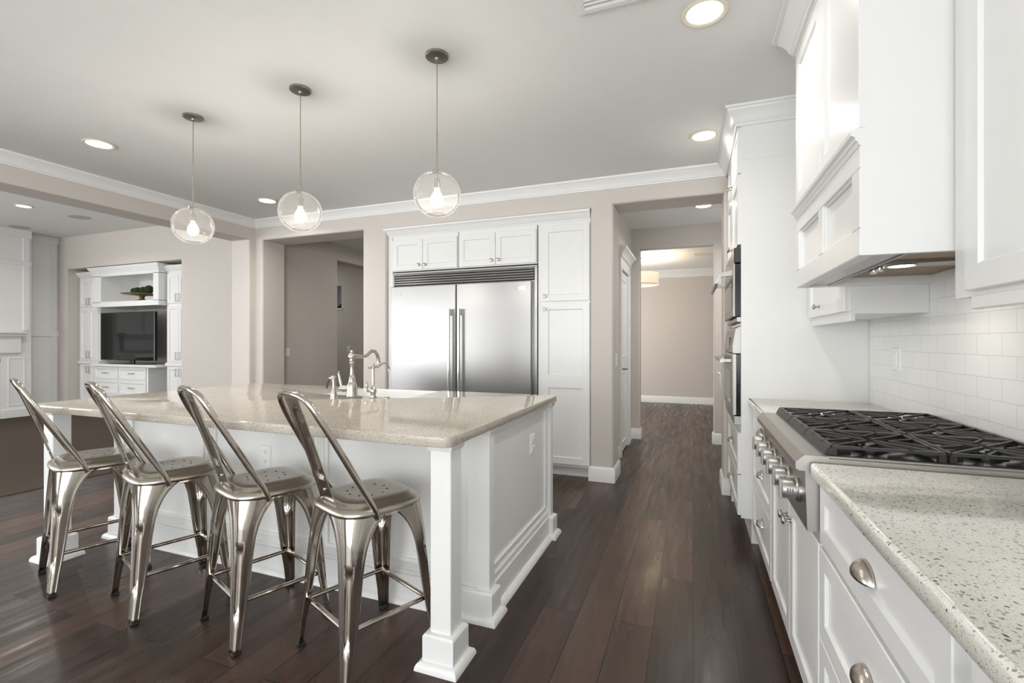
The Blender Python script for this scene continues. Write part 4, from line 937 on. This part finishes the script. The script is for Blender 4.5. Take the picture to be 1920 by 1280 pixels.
tv = thing('television', 'black flat television standing on the white media console', 'television', (-9.1, 5.5, .88))
slab(FS(5.40), -9.86, -8.43, .945, 1.775, t=.05, b=.008).build('frame', 'enamel', tv)
slab(FS(5.351), -9.84, -8.45, .975, 1.757, t=.002, b=.0005).build('screen', 'screen', tv)
mb = MB(); mb.box(-9.12, -9.02, 5.38, 5.42, .885, .96, .005); mb.box(-9.50, -8.62, 5.27, 5.52, .88, .892, .004); mb.build('stand', 'enamel', tv)
box_ = tag(MB().box(-8.36, -8.25, 5.62, 5.70, 1.28, 1.50, .004).build('media_box', 'enamel'), 'small black box mounted beside the television', 'box')
ck = thing('cake_stand', 'antique gold pedestal stand on the shelf above the television', 'stand', (-8.90, 5.45, 1.96))
MB().lathe([(.12, 0), (.11, .015), (.05, .03), (.03, .06), (.045, .09), (.06, .10)], (-8.90, 5.45, 1.96)).build('pedestal', 'gold', ck)
MB().lathe([(.05, .098), (.29, .118), (.30, .126), (.295, .130), (.05, .118)], (-8.90, 5.45, 1.96), n=36).build('plate', 'gold', ck)
def ball(x, y, z, r, lab):
    mb = MB(); n1, n2 = 14, 18
    mb.rings([[(x + r * math.sin(PI * i / n1) * math.cos(2 * PI * k / n2) * (1 + .05 * math.sin(5 * k + 3 * i)), y + r * math.sin(PI * i / n1) * math.sin(2 * PI * k / n2), z + r - r * math.cos(PI * i / n1)) for k in range(n2)] for i in range(1, n1)])
    tag(mb.build('moss_ball', 'moss'), lab, 'moss ball', 'moss balls on the gold stand')
for x, y, r, lab in ((-9.09, 5.44, .055, 'green moss ball at the left of the gold stand'), (-8.97, 5.42, .057, 'green moss ball second from the left on the gold stand'), (-8.85, 5.44, .060, 'green moss ball in the right middle of the gold stand'), (-8.72, 5.45, .070, 'largest green moss ball, at the right of the gold stand')):
    ball(x, y, 2.091, r, lab)
# fireplace
FXW = -10.60
fp = thing('fireplace', 'white panelled fireplace chimney with mantel at the left edge', 'fireplace', (-10.7, 3.3, 0))
mb = MB(); mb.box(-10.85, FXW, 1.7, 4.73, 1.42, GZ); mb.box(-10.85, FXW, 3.98 + .36, 4.73, 0, 1.42); mb.box(-10.85, FXW, 1.7, 2.1, 0, 1.42); mb.box(-10.85, FXW, 2.1, 4.34, 1.0, 1.42); mb.build('chimney_breast', 'white', fp)
P = FE(FXW); mb = MB()
for y in (1.8, 2.4, 3.0, 3.6, 4.14, 4.66): slab(P, y - .04, y + .04, 1.45, 3.06, t=.016, mb=mb)
slab(P, 1.7, 4.73, 3.02, GZ, t=.022, mb=mb); slab(P, 1.7, 4.73, 2.55, 2.63, t=.0165, mb=mb); mb.build('battens', 'white', fp)
mb = MB(); slab(P, 1.7, 4.58, 1.08, 1.36, t=.05, mb=mb); slab(P, 1.66, 4.60, 1.36, 1.40, t=.11, mb=mb); slab(P, 1.62, 4.615, 1.40, 1.435, t=.15, b=.01, mb=mb); mb.build('mantel', 'white', fp)
mb = MB(); recess(P, 4.43, 4.65, .20, 1.0, w=.018, d=.008, mb=mb); slab(P, 4.34, 4.73, 0, .14, t=.03, mb=mb); mb.build('leg_panel', 'white', fp)
MB().box(-10.84, FXW - .02, 2.1, 4.34, .0, 1.0).build('firebox', 'slot', fp)
MB().box(FXW - .02, FXW + .006, 2.1, 4.34, .94, 1.0).build('firebox_frame', 'steeld', fp)

# ------------------------------------------------------------------ dining room lamp, chair in the passage
dl = thing('drum_pendant', 'pale drum-shade lamp glowing in the dining room', 'lamp', (-.75, 8.6, 2.25))
c = (-.86, 8.6)
MB().lathe([(.30, 0), (.30, .20)], (*c, 2.255), n=40, caps=False).build('shade', 'shade', dl)
MB().lathe([(.001, 0), (.29, .0), (.29, .004)], (*c, 2.258), n=40, caps=False).build('diffuser', 'shade', dl)
mb = MB(); mb.lathe([(.303, 0), (.305, .006), (.303, .012)], (*c, 2.250), n=40, caps=False); mb.tube([(c[0], c[1], 2.45), (c[0], c[1], 2.735)], .006, 8); mb.lathe([(.003, 0), (.010, .008), (.008, .03), (.012, .04)], (*c, 2.215), n=12); mb.lathe([(.06, 0), (.06, .02)], (*c, CZ - .02), n=24)
for k in range(4): mb.tube([(c[0], c[1], 2.44), (c[0] + .3 * math.cos(k * PI / 2), c[1] + .3 * math.sin(k * PI / 2), 2.44)], .004, 6)
mb.build('frame', 'nickel', dl)
l = bpy.data.lights.new('drum_glow', 'POINT'); l.energy = 45; l.color = (1, .80, .55); l.shadow_soft_size = .1
lo = bpy.data.objects.new('drum_glow', l); COL.objects.link(lo); lo.location = (c[0], c[1], 2.40)
area('stairwell_fill', (-7.4, 6.65, 2.70), (0, 0, 0), 1.2, .8, 16, DAY)  # unseen overhead lamp added to brighten the stairwell, no window here
area('stairwell_fill', (-6.6, 8.2, 2.70), (0, 0, 0), 1.2, .8, 12, DAY)  # another added stairwell lamp
area('hall_fill', (-4.1, 6.3, 2.72), (0, 0, 0), .3, .3, 6, (1, .94, .86), 'DISK', 170)  # unseen lamp added to brighten the hall, no fixture modelled
area('passage_fill', (1.40, 5.6, 1.6), (R(90), 0, R(90)), 1.0, 1.2, 8, DAY)  # fill lamp added to brighten the passage

ch = thing('dining_chair', 'white wooden chair mostly hidden behind the oven cabinet', 'chair', (.47, 5.3, 0))
MB().box(.30, .70, 5.09, 5.51, .43, .465, .008).build('seat', 'chair', ch)
for sx in (.325, .675):
    for sy in (5.115, 5.485): MB().tube([(sx, sy, 0), (sx, sy, .43)], [.015, .02], 10).build('leg', 'chair', ch)
mb = MB()
for sy in (5.115, 5.485): mb.tube([(.32, sy, .45), (.285, sy, .70), (.245, sy, .93)], [.019, .018, .016], 10)
mb.prism([(.262, .82), (.278, .82), (.254, .95), (.238, .95)], 5.10, 5.50, 'y')
for k in range(4): mb.tube([(.312, 5.18 + k * .08, .46), (.265, 5.18 + k * .08, .83)], .009, 8)
mb.build('backrest', 'chair', ch)
